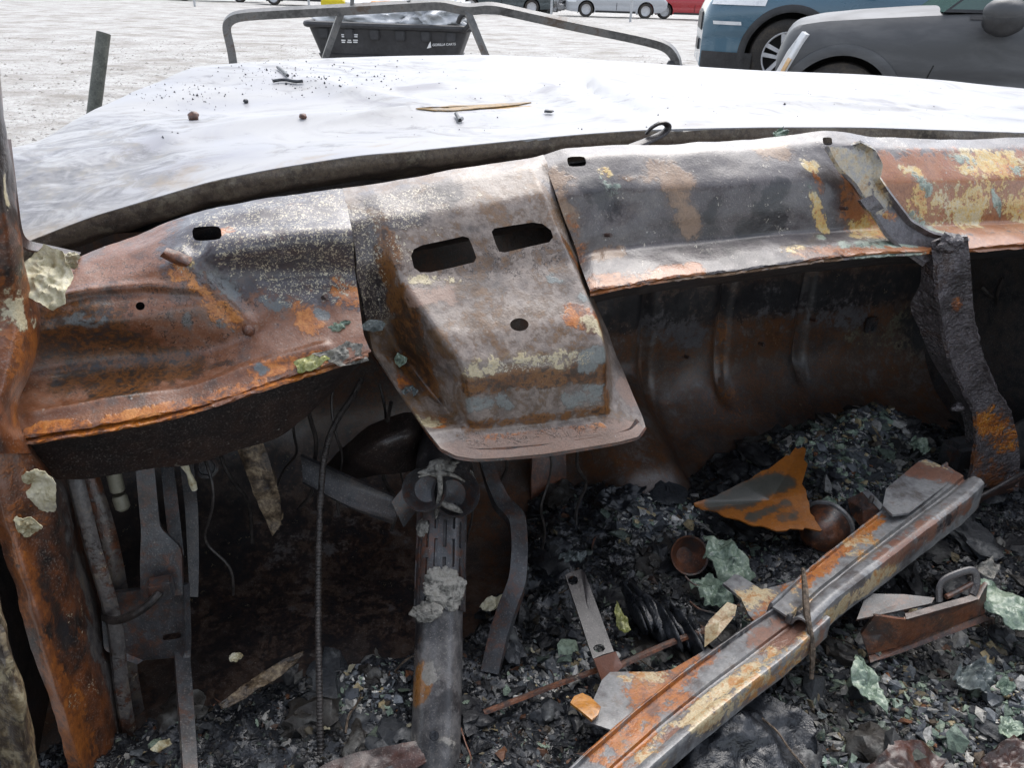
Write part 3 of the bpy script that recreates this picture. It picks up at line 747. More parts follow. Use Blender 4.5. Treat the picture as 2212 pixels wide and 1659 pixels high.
paint(hood, 'speck', [S(560,150,800,160,2.3,.3,.9), S(300,190,500,180,2.1,.2,.7)])
paint(hood, 'blister', [S(60,400,130,390,1.5,.10)])
# rear return of the hood: the brown underside that shows above the trough
e0 = [(30,540,1.268),(70,521,1.288),(196,472,1.298),(314,437,1.298),(454,395,1.298),(594,367,1.298),(773,339,1.298),(896,329,1.298),(1071,311,1.298),(1245,294,1.298),(1385,284,1.298),(1440,285,1.298),(1475,287,1.298),(1520,282,1.298),(1649,278,1.298),(1858,278,1.298),(2033,284,1.298),(2212,290,1.298),(2420,300,1.298)]
g = net([[P(u, v - 2, f) for u, v, f in e0], [P(u, v + 18, f - .002) for u, v, f in e0], [P(u, v + 40 + 8 * math.sin(u * .004), f + .004) for u, v, f in e0], [P(u, v + 52, f + .06) for u, v, f in e0]], 6, 10, 3, 6)
sheet('hood_return', rough_up(g, .003, 22, 4, 5), M['hood_under'], hood, .003)

# dark sheet added to black out the open engine bay under the hood
rb_ = np.linspace(-.75, 2.05, 30)
g = net([[C(r, 1.42, .86) for r in rb_], [C(r, 1.42, .70) for r in rb_], [C(r, 1.44, .30) for r in rb_]], 5, 3, 2, 2)
he = np.array([P(u, v, 1.42) for u, v in [(-40,480),(60,440),(180,400),(300,372),(440,342),(580,318),(760,298),(890,288),(1065,275),(1235,264),(1380,256),(1494,252),(1649,250),(1858,252),(2033,258),(2212,266),(2420,276)]])
hz_ = np.interp(g[..., 0, ] @ np.array([0.]) if False else (g @ RT), he @ RT, he[:, 2]) - .02
g[..., 2] = np.minimum(g[..., 2], hz_)
sheet('dark_bay_sheet', rough_up(g, .003, 8), M['dark'], wreck, .004)
for sd, r0 in ((-1, -.40), (1, 1.80)):
    g = net([[C(r0, f, .80 - .02 * (f - 1)) for f in np.linspace(1.0, 1.44, 6)], [C(r0, f, .3) for f in np.linspace(1.0, 1.44, 6)]], 4, 3, 1, 1)
    sheet('cowl_side', g, M['dark'], wreck, .004)
# ---- A-pillar and hinge pillar
def pil(v, uR, fR, uM, fM):
    return [P(uM - 260, v, fM + .12), P(uM - 160, v, fM + .03), P(uM - 60, v, fM), P(uM, v, fM), P((uM + uR) / 2, v, (fM + fR) / 2 - .008), P(uR, v, fR), P(uR - 4, v, fR + .05)]
rows = [(-120,-22,.93,-60),(0,-10,.93,-48),(140,2,.93,-36),(220,9,.93,-28),(300,20,.93,-15),(420,35,.93,4),(480,42,.93,10),(530,47,.93,14),(580,58,.93,20),(620,72,.935,25),(660,90,.94,28),(700,92,.935,30),(750,84,.92,25),(800,66,.905,18),(850,48,.89,8),(890,38,.88,0),(930,48,.87,0),(980,70,.87,6)]
g = net([pil(v, uR, fR, uM, fR - .045) for v, uR, fR, uM in rows], 5, 8, 6, 8)
g = rough_up(g, .003, 18, 4, 2)
pillar = sheet('windscreen_pillar', g, M['pillar'], wreck, .004)
paint(pillar, 'orange', [S(20,300,40,480,.92,.02,.7), S(-10,620,40,760,.9,.03,.65), S(45,600,80,680,.92,.02,.8), S(60,700,70,780,.91,.022,.75), S(20,760,40,900,.89,.03,.7), S(38,480,45,560,.92,.012,.62), S(30,840,45,900,.88,.02,.75)])
paint(pillar, 'grey', [S(10,300,20,420,.9,.012,.6)])
paint(pillar, 'soot', [S(-60,100,-5,420,.9,.04,.8)])
paint(pillar, 'cream', [S(28,690,45,700,.9,.008,.85), S(10,700,30,640,.9,.012,.7), S(60,690,75,700,.92,.006,.8), S(15,380,25,440,.9,.006,.7)])
# outer flange of the windscreen opening at the pillar's foot
strap('windscreen_flange', [P(24,300,.96), P(38,420,.965), P(48,500,.97), P(60,520,1.0), P(110,530,1.03), P(175,545,1.06)], [P(12,300,.94), P(26,420,.945), P(38,520,.955), P(58,540,.98), P(110,545,1.01), P(168,556,1.045)], M['rustdark'], pillar, .003, 6, 4, 5)
# hinge pillar below the dash
L_ = [(-60,960,.86),(-40,1050,.85),(-20,1130,.84),(8,1200,.83),(50,1330,.81),(100,1500,.79),(150,1659,.77),(185,1760,.76)]
M1 = [(-20,960,.85),(0,1050,.835),(15,1130,.825),(40,1200,.815),(80,1330,.795),(128,1500,.775),(178,1659,.755),(212,1760,.745)]
M2 = [(40,960,.865),(70,1050,.855),(80,1130,.845),(95,1200,.84),(118,1330,.82),(168,1500,.80),(215,1659,.78),(245,1760,.77)]
M3 = [(62,965,.88),(110,1050,.87),(120,1130,.86),(130,1200,.855),(160,1330,.84),(215,1500,.82),(262,1659,.80),(290,1760,.79)]
R3 = [(64,970,.94),(150,1050,.93),(165,1130,.92),(170,1200,.91),(212,1330,.90),(255,1500,.88),(296,1659,.86),(330,1760,.85)]
R4 = [(64,970,1.0),(160,1050,1.0),(190,1130,1.0),(195,1200,1.0),(230,1330,1.0),(275,1500,.98),(316,1659,.96),(350,1760,.95)]
g = net([[P(*p) for p in c] for c in (L_, M1, M2, M3, R3, R4)], 8, 10, 4, 8)
g = rough_up(g, .0045, 14, 4, 7)
hp = sheet('hinge_pillar', g, M['pillar'], wreck, .004)
paint(hp, 'orange', [S(0,1080,90,1330,.81,.022,.85), S(90,1330,190,1700,.78,.022,.9), S(30,960,60,1100,.85,.03,.6), S(205,1350,222,1420,.83,.018,.8)])
paint(hp, 'grey', [S(160,1100,205,1330,.9,.022,.8), S(215,1350,275,1700,.86,.022,.75), S(150,1040,190,1200,.92,.02,.7)])
paint(hp, 'soot', [S(100,1250,190,1600,.82,.012,.65)])
paint(hp, 'cream', [S(165,1100,180,1250,.87,.006,.55)])
# burnt wiring and trim strips on the kick panel
for k, (pts, r) in enumerate([([(150,985,.95),(170,1060,.93),(205,1200,.91),(250,1340,.89),(262,1500,.86),(300,1680,.83)], .010), ([(178,980,.99),(200,1050,.97),(235,1160,.95),(262,1300,.93),(282,1500,.9),(330,1680,.87)], .012)]):
    o = tube('trim_strip', [P(*p) for p in pts], r, M['pillar'], hp, 9, 6, flat=.6)
    paint(o, 'grey', [S(180,1060,260,1500,.9,.08,.75)])
# scorched door edge in the near corner
g = net([[P(-120,1250,.66), P(-60,1340,.65), P(-20,1480,.63), P(10,1720,.61)], [P(-40,1250,.64), P(0,1360,.63), P(40,1500,.61), P(72,1720,.59)], [P(-10,1280,.65), P(22,1400,.64), P(62,1540,.62), P(100,1720,.60)], [P(-10,1280,.70), P(18,1400,.69), P(58,1540,.67), P(96,1720,.65)]], 8, 10, 4, 6)
M['door'] = steel('scorched_door_edge', [(.05, .03, .012), (.19, .14, .07), (.36, .31, .20), (.16, .10, .05)], 12, (.35, .6), [(None, [(.02, .014, .012), (.05, .03, .02)], .56, 9, .08)], .7)
de = sheet('door_edge', rough_up(g, .004, 22, 4, 4), M['door'], wreck, .004)

# ---- firewall, floor, tunnel, side panels
rr = np.linspace(-.45, 1.85, 330)
zl = [(.775, 1.345), (.75, 1.345), (.72, 1.345), (.62, 1.35), (.52, 1.35), (.44, 1.345), (.38, 1.335), (.33, 1.31), (.28, 1.26), (.24, 1.19), (.21, 1.10), (.20, 1.0), (.19, .8), (.19, .5), (.19, .1), (.2, -.2)]
g = upsample(np.array([[C(r, f, z) for r in rr] for z, f in zl]), 6, 0)
g = blur(g, 0, 14)
R_, F_, Z_ = tocar(g)
def rib_r(u, v, f): return P(u, v, f) @ RT
dep = np.zeros(R_.shape)
for (u, v, wdt, z0, z1) in [(1545, 780, .012, .30, .73), (1722, 740, .011, .32, .73), (1385, 780, .011, .3, .73)]:
    r0 = rib_r(u, v, 1.345)
    d = (R_ - r0 - (Z_ - .6) * -.03) / wdt
    dep += -.020 * np.exp(-d ** 2) * np.clip((Z_ - z0) / .05, 0, 1) * np.clip((z1 - Z_) / .03, 0, 1) * (F_ > 1.2)
tun_r = rib_r(1330, 1060, 1.2)
floorm = np.clip((.45 - Z_) / .2, 0, 1)
tun = np.exp(-((R_ - tun_r - .02) / .10) ** 4) * np.clip((F_ - .98) / .12, 0, 1)
g = g + normals(g) * (dep + fbm(g, 3.5, 3, 14) * .012)[..., None]
g[..., 2] += tun * floorm * .10
fw = sheet('firewall', g, M['firewall'], wreck, .004)
paint(fw, 'rust', [S(1540,900,1660,960,1.33,.07,1.0), S(1480,1000,1600,1000,1.3,.06,.9), S(1400,1100,1500,1140,1.2,.06,.7), S(1640,880,1780,900,1.34,.04,.55), S(1700,940,1900,900,1.34,.07,.8), S(1900,830,1960,900,1.34,.05,.7), S(1560,700,1560,870,1.35,.02,.5), S(760,1250,860,1350,1.2,.15,.1), S(1150,1000,1200,1200,1.3,.05,.55)])
paint(fw, 'scale', [S(1950,700,1990,900,1.35,.05,.62), S(1700,860,1960,840,1.35,.06,.52), S(1840,720,1960,740,1.35,.03,.5)])
paint(fw, 'pale', [S(1640,650,1860,680,1.35,.04,.62), S(1400,690,1500,720,1.35,.04,.6), S(1450,1000,1560,980,1.3,.05,.6)])
paint(fw, 'soot', [S(1300,680,2100,600,1.34,.05,.75), S(300,1100,700,1200,1.3,.3,.55), S(450,1300,850,1380,1.0,.2,.5), S(1990,700,2200,900,1.35,.08,.8)])
# clip, studs and a torn tab on the firewall
c = P(1882, 702, 1.335)
box('clip', c, (.030, .012, .040), M['darkblue'], fw, (RT, FW, UP), .003)
box('clip', c + RT * .003 - FW * .008 - UP * .002, (.016, .008, .020), M['darkblue'], fw, (RT, FW, UP), .003)
for (u, v) in [(1752, 690), (1640, 742), (1930, 745), (1480, 770)]:
    a = P(u, v, 1.345)
    tube('stud', [a, a - FW * .018 + UP * .004], .004, M['rustdark'], fw, 8, 1)
# side panels of the footwells, the doors' inner skins and an unseen roof added to shade the cabin
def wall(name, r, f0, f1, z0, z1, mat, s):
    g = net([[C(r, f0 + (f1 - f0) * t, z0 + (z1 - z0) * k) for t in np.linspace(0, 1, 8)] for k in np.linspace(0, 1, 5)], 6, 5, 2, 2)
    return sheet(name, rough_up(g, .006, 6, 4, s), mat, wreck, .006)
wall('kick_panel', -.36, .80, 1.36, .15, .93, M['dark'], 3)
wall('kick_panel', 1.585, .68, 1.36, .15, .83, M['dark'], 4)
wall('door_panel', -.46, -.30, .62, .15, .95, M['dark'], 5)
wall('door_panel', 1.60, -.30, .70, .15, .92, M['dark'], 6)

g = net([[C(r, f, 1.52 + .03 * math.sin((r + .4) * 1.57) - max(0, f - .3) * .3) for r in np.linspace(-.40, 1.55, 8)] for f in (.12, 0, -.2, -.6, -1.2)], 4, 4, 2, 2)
sheet('roof', g, M['dark'], wreck, .004)  # unseen, added for shade; front edge set back to let light reach the floor

o = tube('windscreen_pillar', [C(1.60, 1.16, .86), C(1.585, .98, .98), C(1.55, .62, 1.24), C(1.50, .22, 1.48)], [.045, .035, .032, .032], M['pillar'], wreck, 12, 5)
paint(o, 'orange', [(C(1.6, 1.1, .9), C(1.56, .7, 1.2), .03, .7)])
# ------------------------------------------------------------------ more materials
def simple(name, cols, scale=20, rough=(.3, .5), bump=.4, spec=.5, fine=180, dist=.4):
    t = MT(name)
    n = t.noise(scale, 4, .65, dist)
    nf = t.noise(fine, 2, .7)
    col = t.ramp(t.math('MULTIPLY_ADD', t.math('SUBTRACT', nf, .5), .5, n), cols, .3, .7)
    h = t.math('MULTIPLY_ADD', nf, .3, n)
    return t.done(col, t.lin(n, .35, .65, rough[0], rough[1]), t.bump(h, bump, .004), 0, spec)
M['glass'] = simple('melted_green_glass', [(.06, .085, .07), (.16, .22, .17), (.27, .34, .26), (.42, .48, .38)], 26, (.16, .4), .5, .6)
M['glassy'] = simple('melted_yellow_glass', [(.16, .18, .05), (.34, .34, .14), (.52, .52, .30)], 34, (.15, .35), .4, .6)
M['glassg'] = simple('smoky_grey_glass', [(.05, .06, .065), (.11, .13, .13), (.2, .23, .22)], 30, (.18, .4), .5, .6)
M['paper'] = simple('cream_scorched_flake', [(.26, .20, .10), (.46, .42, .28), (.58, .54, .40), (.50, .48, .40)], 24, (.5, .7), .8, .3)
M['ash'] = simple('grey_ash', [(.05, .048, .044), (.15, .145, .13), (.27, .26, .235), (.20, .19, .165)], 45, (.6, .85), 1.0, .3)
M['char'] = simple('wet_char', [(.005, .006, .008), (.014, .016, .020), (.036, .041, .050)], 35, (.2, .5), .8, .6)  # char black, its blue tint standing in for bluish shade
M['charwood'] = simple('charred_strip', [(.012, .009, .008), (.05, .035, .022), (.13, .095, .06), (.24, .19, .12)], 40, (.35, .6), .9, .4)
M['white_tube'] = simple('dirty_cream_plastic', [(.18, .17, .13), (.26, .25, .19), (.3, .29, .23)], 15, (.4, .6), .2)
M['cable'] = simple('dark_cable', [(.012, .011, .011), (.035, .03, .028), (.06, .05, .045)], 60, (.3, .5), .5)
M['twig'] = simple('dead_twig', [(.03, .022, .016), (.09, .065, .045), (.16, .12, .085)], 90, (.5, .7), 1.0)
M['plate'] = steel('plum_strap_steel', [(.018, .015, .016), (.034, .028, .029), (.055, .05, .053)], 12, (.3, .5), [('rust', [(.12, .045, .025), (.17, .065, .035)], .5, 20, .05)], .5, None, None, dots=.5)

def band(name, L_, R_, mat, parent, f=None, z=None, thick=.004, **k):
    pt = (lambda p: P(*p)) if f is None and z is None else ((lambda p: PZ(p[0], p[1], p[2] if len(p) > 2 else z)) if z is not None else (lambda p: P(p[0], p[1], f)))
    return strap(name, [pt(p) for p in L_], [pt(p) for p in R_], mat, parent, thick, **k)
def flat_poly(name, pts, mat, parent=None, thick=.003, amp=0.0, curve=0.0, n=10, jag=0.0):
    """a cut plate: outline points in space, filled with a fan of rings, with thickness"""
    pts = np.array(pts, float)
    k = len(pts)
    o = []
    for i in range(k):
        a, b = pts[i], pts[(i + 1) % k]
        for t in np.linspace(0, 1, 7)[:-1]:
            o.append(a * (1 - t) + b * t)
    o = np.array(o)
    c = pts.mean(0)
    if jag:
        o = o + (o - c) * (fbm(o, 60, 3, 12) * jag)[:, None]
    nn = np.zeros(3)
    for i in range(k):
        nn += np.cross(pts[i] - c, pts[(i + 1) % k] - c)
    nn /= np.linalg.norm(nn)
    if nn @ (CAM - c) < 0: nn = -nn
    m = len(o)
    size = np.linalg.norm(o - c, axis=1).max()
    rings = []
    for t in np.linspace(1, .08, n):
        q = c + (o - c) * t
        q = q + nn * (curve * (1 - t * t) + (fbm(q, 1.2 / size, 3, 3) * amp)[:, None])
        rings.append(q)
    front = np.concatenate(rings + [(c + nn * curve)[None]])
    back = front - nn * thick
    N = len(front)
    fs = []
    for r in range(n - 1):
        for i in range(m):
            j = (i + 1) % m
            fs.append([r * m + i, r * m + j, (r + 1) * m + j, (r + 1) * m + i])
    for i in range(m):
        fs.append([(n - 1) * m + i, (n - 1) * m + (i + 1) % m, N - 1])
    fb = [[x + N for x in f[::-1]] for f in fs]
    rim = [[i, i + N, (i + 1) % m + N, (i + 1) % m] for i in range(m)]
    ob = mesh_obj(name, np.concatenate([front, back]), fs + fb + rim, mat, parent, True, 50)
    bm = bmesh.new(); bm.from_mesh(ob.data); bmesh.ops.recalc_face_normals(bm, faces=bm.faces[:]); bm.to_mesh(ob.data); bm.free()
    return ob
def crumple(name, c, rx, ry, mat, seed, amp=.012, ax=None, ay=None, thick=.0015, parent=None, ragged=.35, freq=1.0, droop=0.0):
    """a crumpled, ragged-edged sheet about c"""
    ax = RT if ax is None else np.array(ax) / np.linalg.norm(ax)
    ay = FW * .8 + UP * .25 if ay is None else np.array(ay)
    ay = ay - ax * (ay @ ax); ay = ay / np.linalg.norm(ay)
    nn = np.cross(ax, ay)
    if nn @ (CAM - c) < 0: nn = -nn
    th = np.linspace(0, 2 * math.pi, 57)[:-1]
    rs = np.linspace(0.0, 1, 15)
    cs = np.stack([np.cos(th), np.sin(th), np.zeros_like(th)], -1)
    RS = np.random.default_rng(seed + 900)
    kv = int(RS.integers(6, 10))
    va = np.sort((np.arange(kv) + RS.uniform(-.32, .32, kv)) * 2 * math.pi / kv)
    vr = RS.uniform(1 - ragged * .9, 1 + ragged * .35, kv)
    px, py = np.r_[vr * np.cos(va), vr[0] * math.cos(va[0])], np.r_[vr * np.sin(va), vr[0] * math.sin(va[0])]
    edge = np.empty(len(th))
    for i_, a_ in enumerate(th):                    # where the ray at this angle leaves the torn polygon
        best = 1.0
        for j_ in range(kv):
            x1, y1, x2, y2 = px[j_], py[j_], px[j_ + 1], py[j_ + 1]
            den = (x2 - x1) * math.sin(a_) - (y2 - y1) * math.cos(a_)
            if abs(den) < 1e-9: continue
            tt_ = (x2 * y1 - x1 * y2) / -den if False else (x1 * (y1 - y2) + y1 * (x2 - x1)) / (math.cos(a_) * (y1 - y2) + math.sin(a_) * (x2 - x1) + 1e-12)
            hx, hy = tt_ * math.cos(a_), tt_ * math.sin(a_)
            if tt_ > 0 and min(x1, x2) - 1e-6 <= hx <= max(x1, x2) + 1e-6 and min(y1, y2) - 1e-6 <= hy <= max(y1, y2) + 1e-6:
                best = tt_
        edge[i_] = best
    edge = edge * (1 + .16 * ragged * fbm(cs * 6 + seed * 3.1, 1.0, 3, seed, .6))
    X = rs[:, None] * (edge * np.cos(th))[None] * rx
    Y = rs[:, None] * (edge * np.sin(th))[None] * ry
    s = 1 / max(rx, ry)
    q = np.stack([X, Y, np.full_like(X, seed * .37)], -1)
    h = fbm(q, 1.3 * s * freq, 4, seed, .6) + .9 * (np.abs(fbm(q, .9 * s * freq, 2, seed + 5)) - .3)
    H = h * amp - droop * (rs[:, None] ** 2)
    g = c + X[..., None] * ax + Y[..., None] * ay + H[..., None] * nn
    m = len(th); n = len(rs)
    front = g.reshape(-1, 3); back = front - nn * thick; N = len(front)
    fs = [[r * m + i, r * m + (i + 1) % m, (r + 1) * m + (i + 1) % m, (r + 1) * m + i] for r in range(n - 1) for i in range(m)]
    fb = [[x + N for x in f[::-1]] for f in fs]
    rim = [[(n - 1) * m + i, (n - 1) * m + i + N, (n - 1) * m + (i + 1) % m + N, (n - 1) * m + (i + 1) % m] for i in range(m)]
    o = mesh_obj(name, np.concatenate([front, back]), fs + fb + rim, mat, parent, True, 60)
    return o
def lump(name, c, size, mat, seed, amp=.35, freq=1.3, parent=None, sub=4, ax=None, octv=4):
    bm = bmesh.new()
    bmesh.ops.create_icosphere(bm, subdivisions=sub, radius=1)
    co = np.array([v.co[:] for v in bm.verts])
    d = 1 + amp * fbm(co + seed * 2.7, freq, octv, seed, .6)
    ax = ax or (RT, FW, UP)
    q = co * d[:, None]
    w_ = c + q[:, :1] * size[0] * ax[0] + q[:, 1:2] * size[1] * ax[1] + q[:, 2:] * size[2] * ax[2]
    for v, p in zip(bm.verts, w_): v.co = p.tolist()
    me = bpy.data.meshes.new(name); bm.to_mesh(me); bm.free()
    me.polygons.foreach_set('use_smooth', [True] * len(me.polygons))
    o = bpy.data.objects.new(name, me); sc.collection.objects.link(o); me.materials.append(mat)
    if parent: own(o, parent)
    return o

# ================================================================== fittings of the wreck
# ---- steering column
A_, B_ = P(957, 1045, .915), P(938, 1740, .615)
ax_ = (B_ - A_) / np.linalg.norm(B_ - A_)
Lc = np.linalg.norm(B_ - A_)
cx = np.cross(ax_, UP); cx /= np.linalg.norm(cx); cy = np.cross(cx, ax_)
tt0 = lambda v: (v - 1045) / 695 * Lc
def column_tube(name, t0, t1, r0, mat, parent, grooves=False, nz=60, seg=90):
    T = np.linspace(t0, t1, nz); th = np.linspace(0, 2 * math.pi, seg + 1)[:-1]
    rr = np.full((nz, seg), r0)
    if grooves:
        for k in range(18):
            ph = (th - k * 2 * math.pi / 18 + math.pi) % (2 * math.pi) - math.pi
            on = (np.abs(ph) < .055)
            per = .052; off = (k % 2) * per / 2
            seg_ = ((T - t0 + off) % per) < per * .72
            rr[np.ix_(seg_, on)] -= .0045
    g = A_ + ax_ * T[:, None, None] + rr[..., None] * (np.cos(th)[None, :, None] * cx + np.sin(th)[None, :, None] * cy)
    g = g + (fbm(g, 30, 3, 3) * .0006)[..., None] * ((g - (A_ + ax_ * T[:, None, None])) / r0)
    vs = g.reshape(-1, 3)
    fs = [[i * seg + k, i * seg + (k + 1) % seg, (i + 1) * seg + (k + 1) % seg, (i + 1) * seg + k] for i in range(nz - 1) for k in range(seg)]
    fs += [list(range(seg)), list(range((nz - 1) * seg, nz * seg))[::-1]]
    return mesh_obj(name, vs, fs, mat, parent, True, 35)
col = column_tube('steering_column', tt0(1098), Lc, .033, M['column'], wreck, False, 70, 60)
col['label'] = 'bare steel steering column fallen towards the floor'
tt = lambda v: (v - 1045) / 695 * Lc
paint(col, 'orange', [S(895,1450,905,1490,.71,.018,.85), S(900,1380,985,1370,.76,.012,.5)])
paint(col, 'soot', [S(880,1380,1000,1370,.76,.02,.7), S(960,1500,985,1560,.69,.02,.65), S(950,1100,950,1300,.85,.06,.7)])
paint(col, 'ash', [S(925,1440,940,1470,.71,.012,.7), S(900,1620,960,1600,.66,.02,.6)])
c = A_ + ax_ * tt(1592) + cy * .031 - cx * 0
sl_ = column_tube('slotted_sleeve', tt0(1102), tt(1345), .0365, M['darkblue'], col, True, 110, 180)
lathe('drain_hole', P(938,1590,.648) , (CAM - P(938,1590,.648)), [(-.006, .0062), (.0, .0062), (.0012, .0055), (.0012, 0)], M['char'], col, 14)
up_ = tube('upper_tube', [P(952,1050,.915), P(958,1000,.955), P(968,930,1.03), P(975,880,1.10)], [.040, .042, .042, .042], M['column'], col, 24, 4)
paint(up_, 'soot', [S(950,1040,975,880,1.0,.2,.75)])
paint(up_, 'orange', [S(955,990,985,995,.94,.012,.7)])
# the switch bowl: two cups with a crusted web between them
def cup(u, v, f, r, lean, parent):
    c = P(u, v, f)
    a = (CAM - c) / np.linalg.norm(CAM - c)
    a = a + lean; a /= np.linalg.norm(a)
    return lathe('switch_cup', c, a, [(-.03, r * .55), (-.022, r * .85), (-.008, r * 1.0), (.006, r * 1.03), (.009, r * 1.0), (.007, r * .95), (-.006, r * .88), (-.018, r * .6), (-.020, 0)], M['darkblue'], parent, 30)
cup(917, 1058, .862, .0300, -RT * .22, col)
cup(984, 1066, .860, .0335, RT * .28, col)
for k, (pts, r) in enumerate([([(945,1005,.862),(950,1030,.850),(952,1055,.846),(948,1085,.848),(940,1120,.844)], [.006, .004, .0035, .004, .0025]), ([(905,1030,.867),(930,1022,.860),(952,1022,.850),(980,1026,.854),(1003,1040,.862)], [.0015, .003, .0035, .0025, .0015]), ([(948,1080,.850),(962,1092,.844),(985,1098,.844),(1000,1110,.848)], [.004, .0045, .005, .002])]):
    o = tube('crusted_web', [P(*p) for p in pts], r, M['ash'], col, 9, 6)
lump('crust', P(950, 1012, .867), (.026, .012, .010), M['ash'], 4, .45, 1.6, col, 3)
# lug with a bolt to the right of the bowl
lathe('bolt', P(1015, 1040, .93), (CAM - P(1015, 1040, .93)) + RT * .2 - UP * .6, [(-.02, .010), (.0, .010), (.004, .008), (.012, .0075), (.03, .006), (.032, .004), (.032, 0)], M['ash'], col, 14)
# dark bracketry behind the column
sheet('column_bracket', rough_up(net([[P(700,1010,1.12), P(745,960,1.06), P(800,915,1.03), P(880,890,1.02), P(915,900,1.06)], [P(720,1025,1.08), P(770,990,1.0), P(820,955,.97), P(890,935,.97), P(925,945,1.02)], [P(760,1035,1.08), P(800,1030,1.02), P(850,1025,.99), P(890,1020,.99), P(915,1000,1.03)]], 8, 8, 5, 5), .002, 20), M['skirt'], wreck, .004)
band('column_brace', [(650,985,1.02), (760,1035,.98), (868,1082,.95)], [(655,1040,1.0), (755,1095,.96), (850,1128,.93)], M['dark'], wreck, thick=.006, lip=.004)
band('brace_end', [(872,1052,.945), (892,1075,.935), (902,1100,.93)], [(845,1085,.94), (860,1115,.93), (872,1140,.925)], M['darkblue'], wreck, thick=.006, n=3, across=4, b=1)
# ---- pedal arm and its bracket
Lp = [(1033,985,.46),(1050,1040,.44),(1072,1092,.42),(1102,1122,.41),(1106,1180,.385),(1100,1250,.355),(1076,1305,.325),(1055,1370,.295),(1038,1450,.262)]
Rp = [(1062,985,.46),(1080,1035,.44),(1100,1075,.42),(1136,1108,.41),(1141,1180,.385),(1137,1258,.355),(1112,1322,.325),(1092,1385,.295),(1076,1458,.262)]
pa = band('pedal_arm', Lp, Rp, M['darkblue'], wreck, z=.3, thick=.014, b=3)
band('pedal_bracket', [(1150,970,1.2),(1147,1100,1.16),(1152,1240,1.08)], [(1222,970,1.2),(1226,1100,1.16),(1212,1215,1.09)], M['rust'], wreck, thick=.006, amp=.003, scale=25)
# ---- parking-brake bracket on the kick panel
pb = band('brake_bracket', [(226,1285,.905),(224,1340,.895),(228,1398,.885),(262,1415,.88),(300,1428,.875)], [(400,1262,.885),(402,1320,.875),(404,1380,.865),(402,1405,.86),(400,1420,.855)], M['darkblue'], wreck, thick=.01, across=10, b=1, lip=.006)
cut(pb, [prism_cutter(poly_uv([(351,1372),(390,1366),(391,1379),(352,1385)], 3), .78, 1.0)])
band('upper_plate', [(290,975,.95),(297,1060,.93),(305,1146,.915),(302,1220,.90),(304,1292,.885)], [(330,975,.95),(338,1060,.93),(345,1140,.915),(392,1185,.90),(395,1286,.875)], M['darkblue'], pb, thick=.008, b=1, across=8)
box('socket', P(348, 1272, .868), (.03, .02, .03), M['darkblue'], pb, (RT, FW, UP), .003)
tube('cable_stub', [P(345,1280,.858), P(325,1304,.85), P(293,1326,.85), P(262,1340,.86), P(240,1342,.87), P(227,1335,.885)], .0055, M['cable'], pb, 10, 6)
band('hinge_strap', [(376,1400,.87),(384,1500,.79),(392,1600,.72),(400,1740,.64)], [(410,1400,.87),(417,1500,.79),(424,1600,.72),(432,1740,.64)], M['darkblue'], pb, thick=.008, b=1)
band('hinge_strap', [(345,985,1.08),(352,1060,1.05),(362,1150,1.02),(372,1200,1.0)], [(372,985,1.08),(382,1060,1.05),(392,1150,1.02),(398,1200,1.0)], M['darkblue'], pb, thick=.008, b=1)
band('hinge_strap', [(388,1000,1.1),(400,1100,1.06),(405,1200,1.03),(410,1290,1.0)], [(418,1000,1.1),(428,1100,1.06),(430,1200,1.03),(428,1290,1.0)], M['dark'], pb, thick=.008, b=1)
lathe('rivet', P(446, 1010, 1.12), (CAM - P(446, 1010, 1.12)), [(-.005, .018), (0, .018), (.002, .013), (-.006, .012), (-.006, 0)], M['darkblue'], pb, 20)
# cream tube ends of a burnt connector
lathe('connector_tube', P(245, 1020, .96), P(255, 1062, .955) - P(245, 1020, .96), [(0, .0095), (.026, .0095), (.028, .008), (.028, 0)], M['white_tube'], pb, 14)
lathe('connector_tube', P(257, 1070, .955), P(268, 1104, .95) - P(257, 1070, .955), [(0, .0080), (.004, .0098), (.018, .0095), (.022, .006), (.022, 0)], M['white_tube'], pb, 14)
# ---- the support brace at the right
Lb = [(1780,318,.985),(1790,340,.978),(1806,365,.972),(1838,394,.966),(1862,430,.956),(1886,470,.944),(1910,508,.932),(1948,542,.916),(1990,572,.90)]
Rb = [(1850,312,.99),(1882,328,.985),(1898,358,.975),(1890,386,.968),(1908,412,.958),(1934,446,.946),(1962,482,.934),(2008,508,.918),(2086,522,.90)]
br = band('support_brace', Lb, Rb, M['brace_top'], wreck, thick=.005, n=7, across=20, b=1, lip=.009)
cut(br, [prism_cutter([(1917 + 11 * math.cos(a), 466 + 7 * math.sin(a)) for a in np.linspace(0, 6.283, 15)[:-1]], .85, 1.05)])
br['label'] = 'lumpy plum steel brace running down from the dash'
paint(br, 'cream', [S(1825,340,1872,368,.975,.032,1.2), S(1872,415,1900,440,.955,.016,.95)])
paint(br, 'orange', [S(1915,462,1925,470,.945,.008,.7)])
Ll = [(2018,520,.895),(2020,570,.89),(2024,630,.89),(2026,665,.893),(2034,700,.893),(2050,770,.893),(2075,830,.893),(2102,885,.893),(2108,945,.893),(2100,1000,.893),(2088,1052,.89)]
Rl = [(2086,508,.89),(2092,560,.885),(2096,620,.885),(2100,680,.885),(2112,735,.885),(2128,790,.885),(2150,840,.885),(2182,890,.885),(2196,945,.885),(2200,1000,.885),(2196,1060,.885)]
leg = band('brace_leg', Ll, Rl, M['brace'], br, thick=.006, n=7, across=14, b=3, lip=.004, amp=.003, scale=45)
paint(leg, 'orange', [S(2130,905,2180,950,.888,.028,.78), S(2065,655,2065,665,.888,.010,.95)])
paint(leg, 'rust', [S(2080,1000,2190,1040,.89,.03,.6), S(2085,960,2100,1000,.9,.02,.6)])
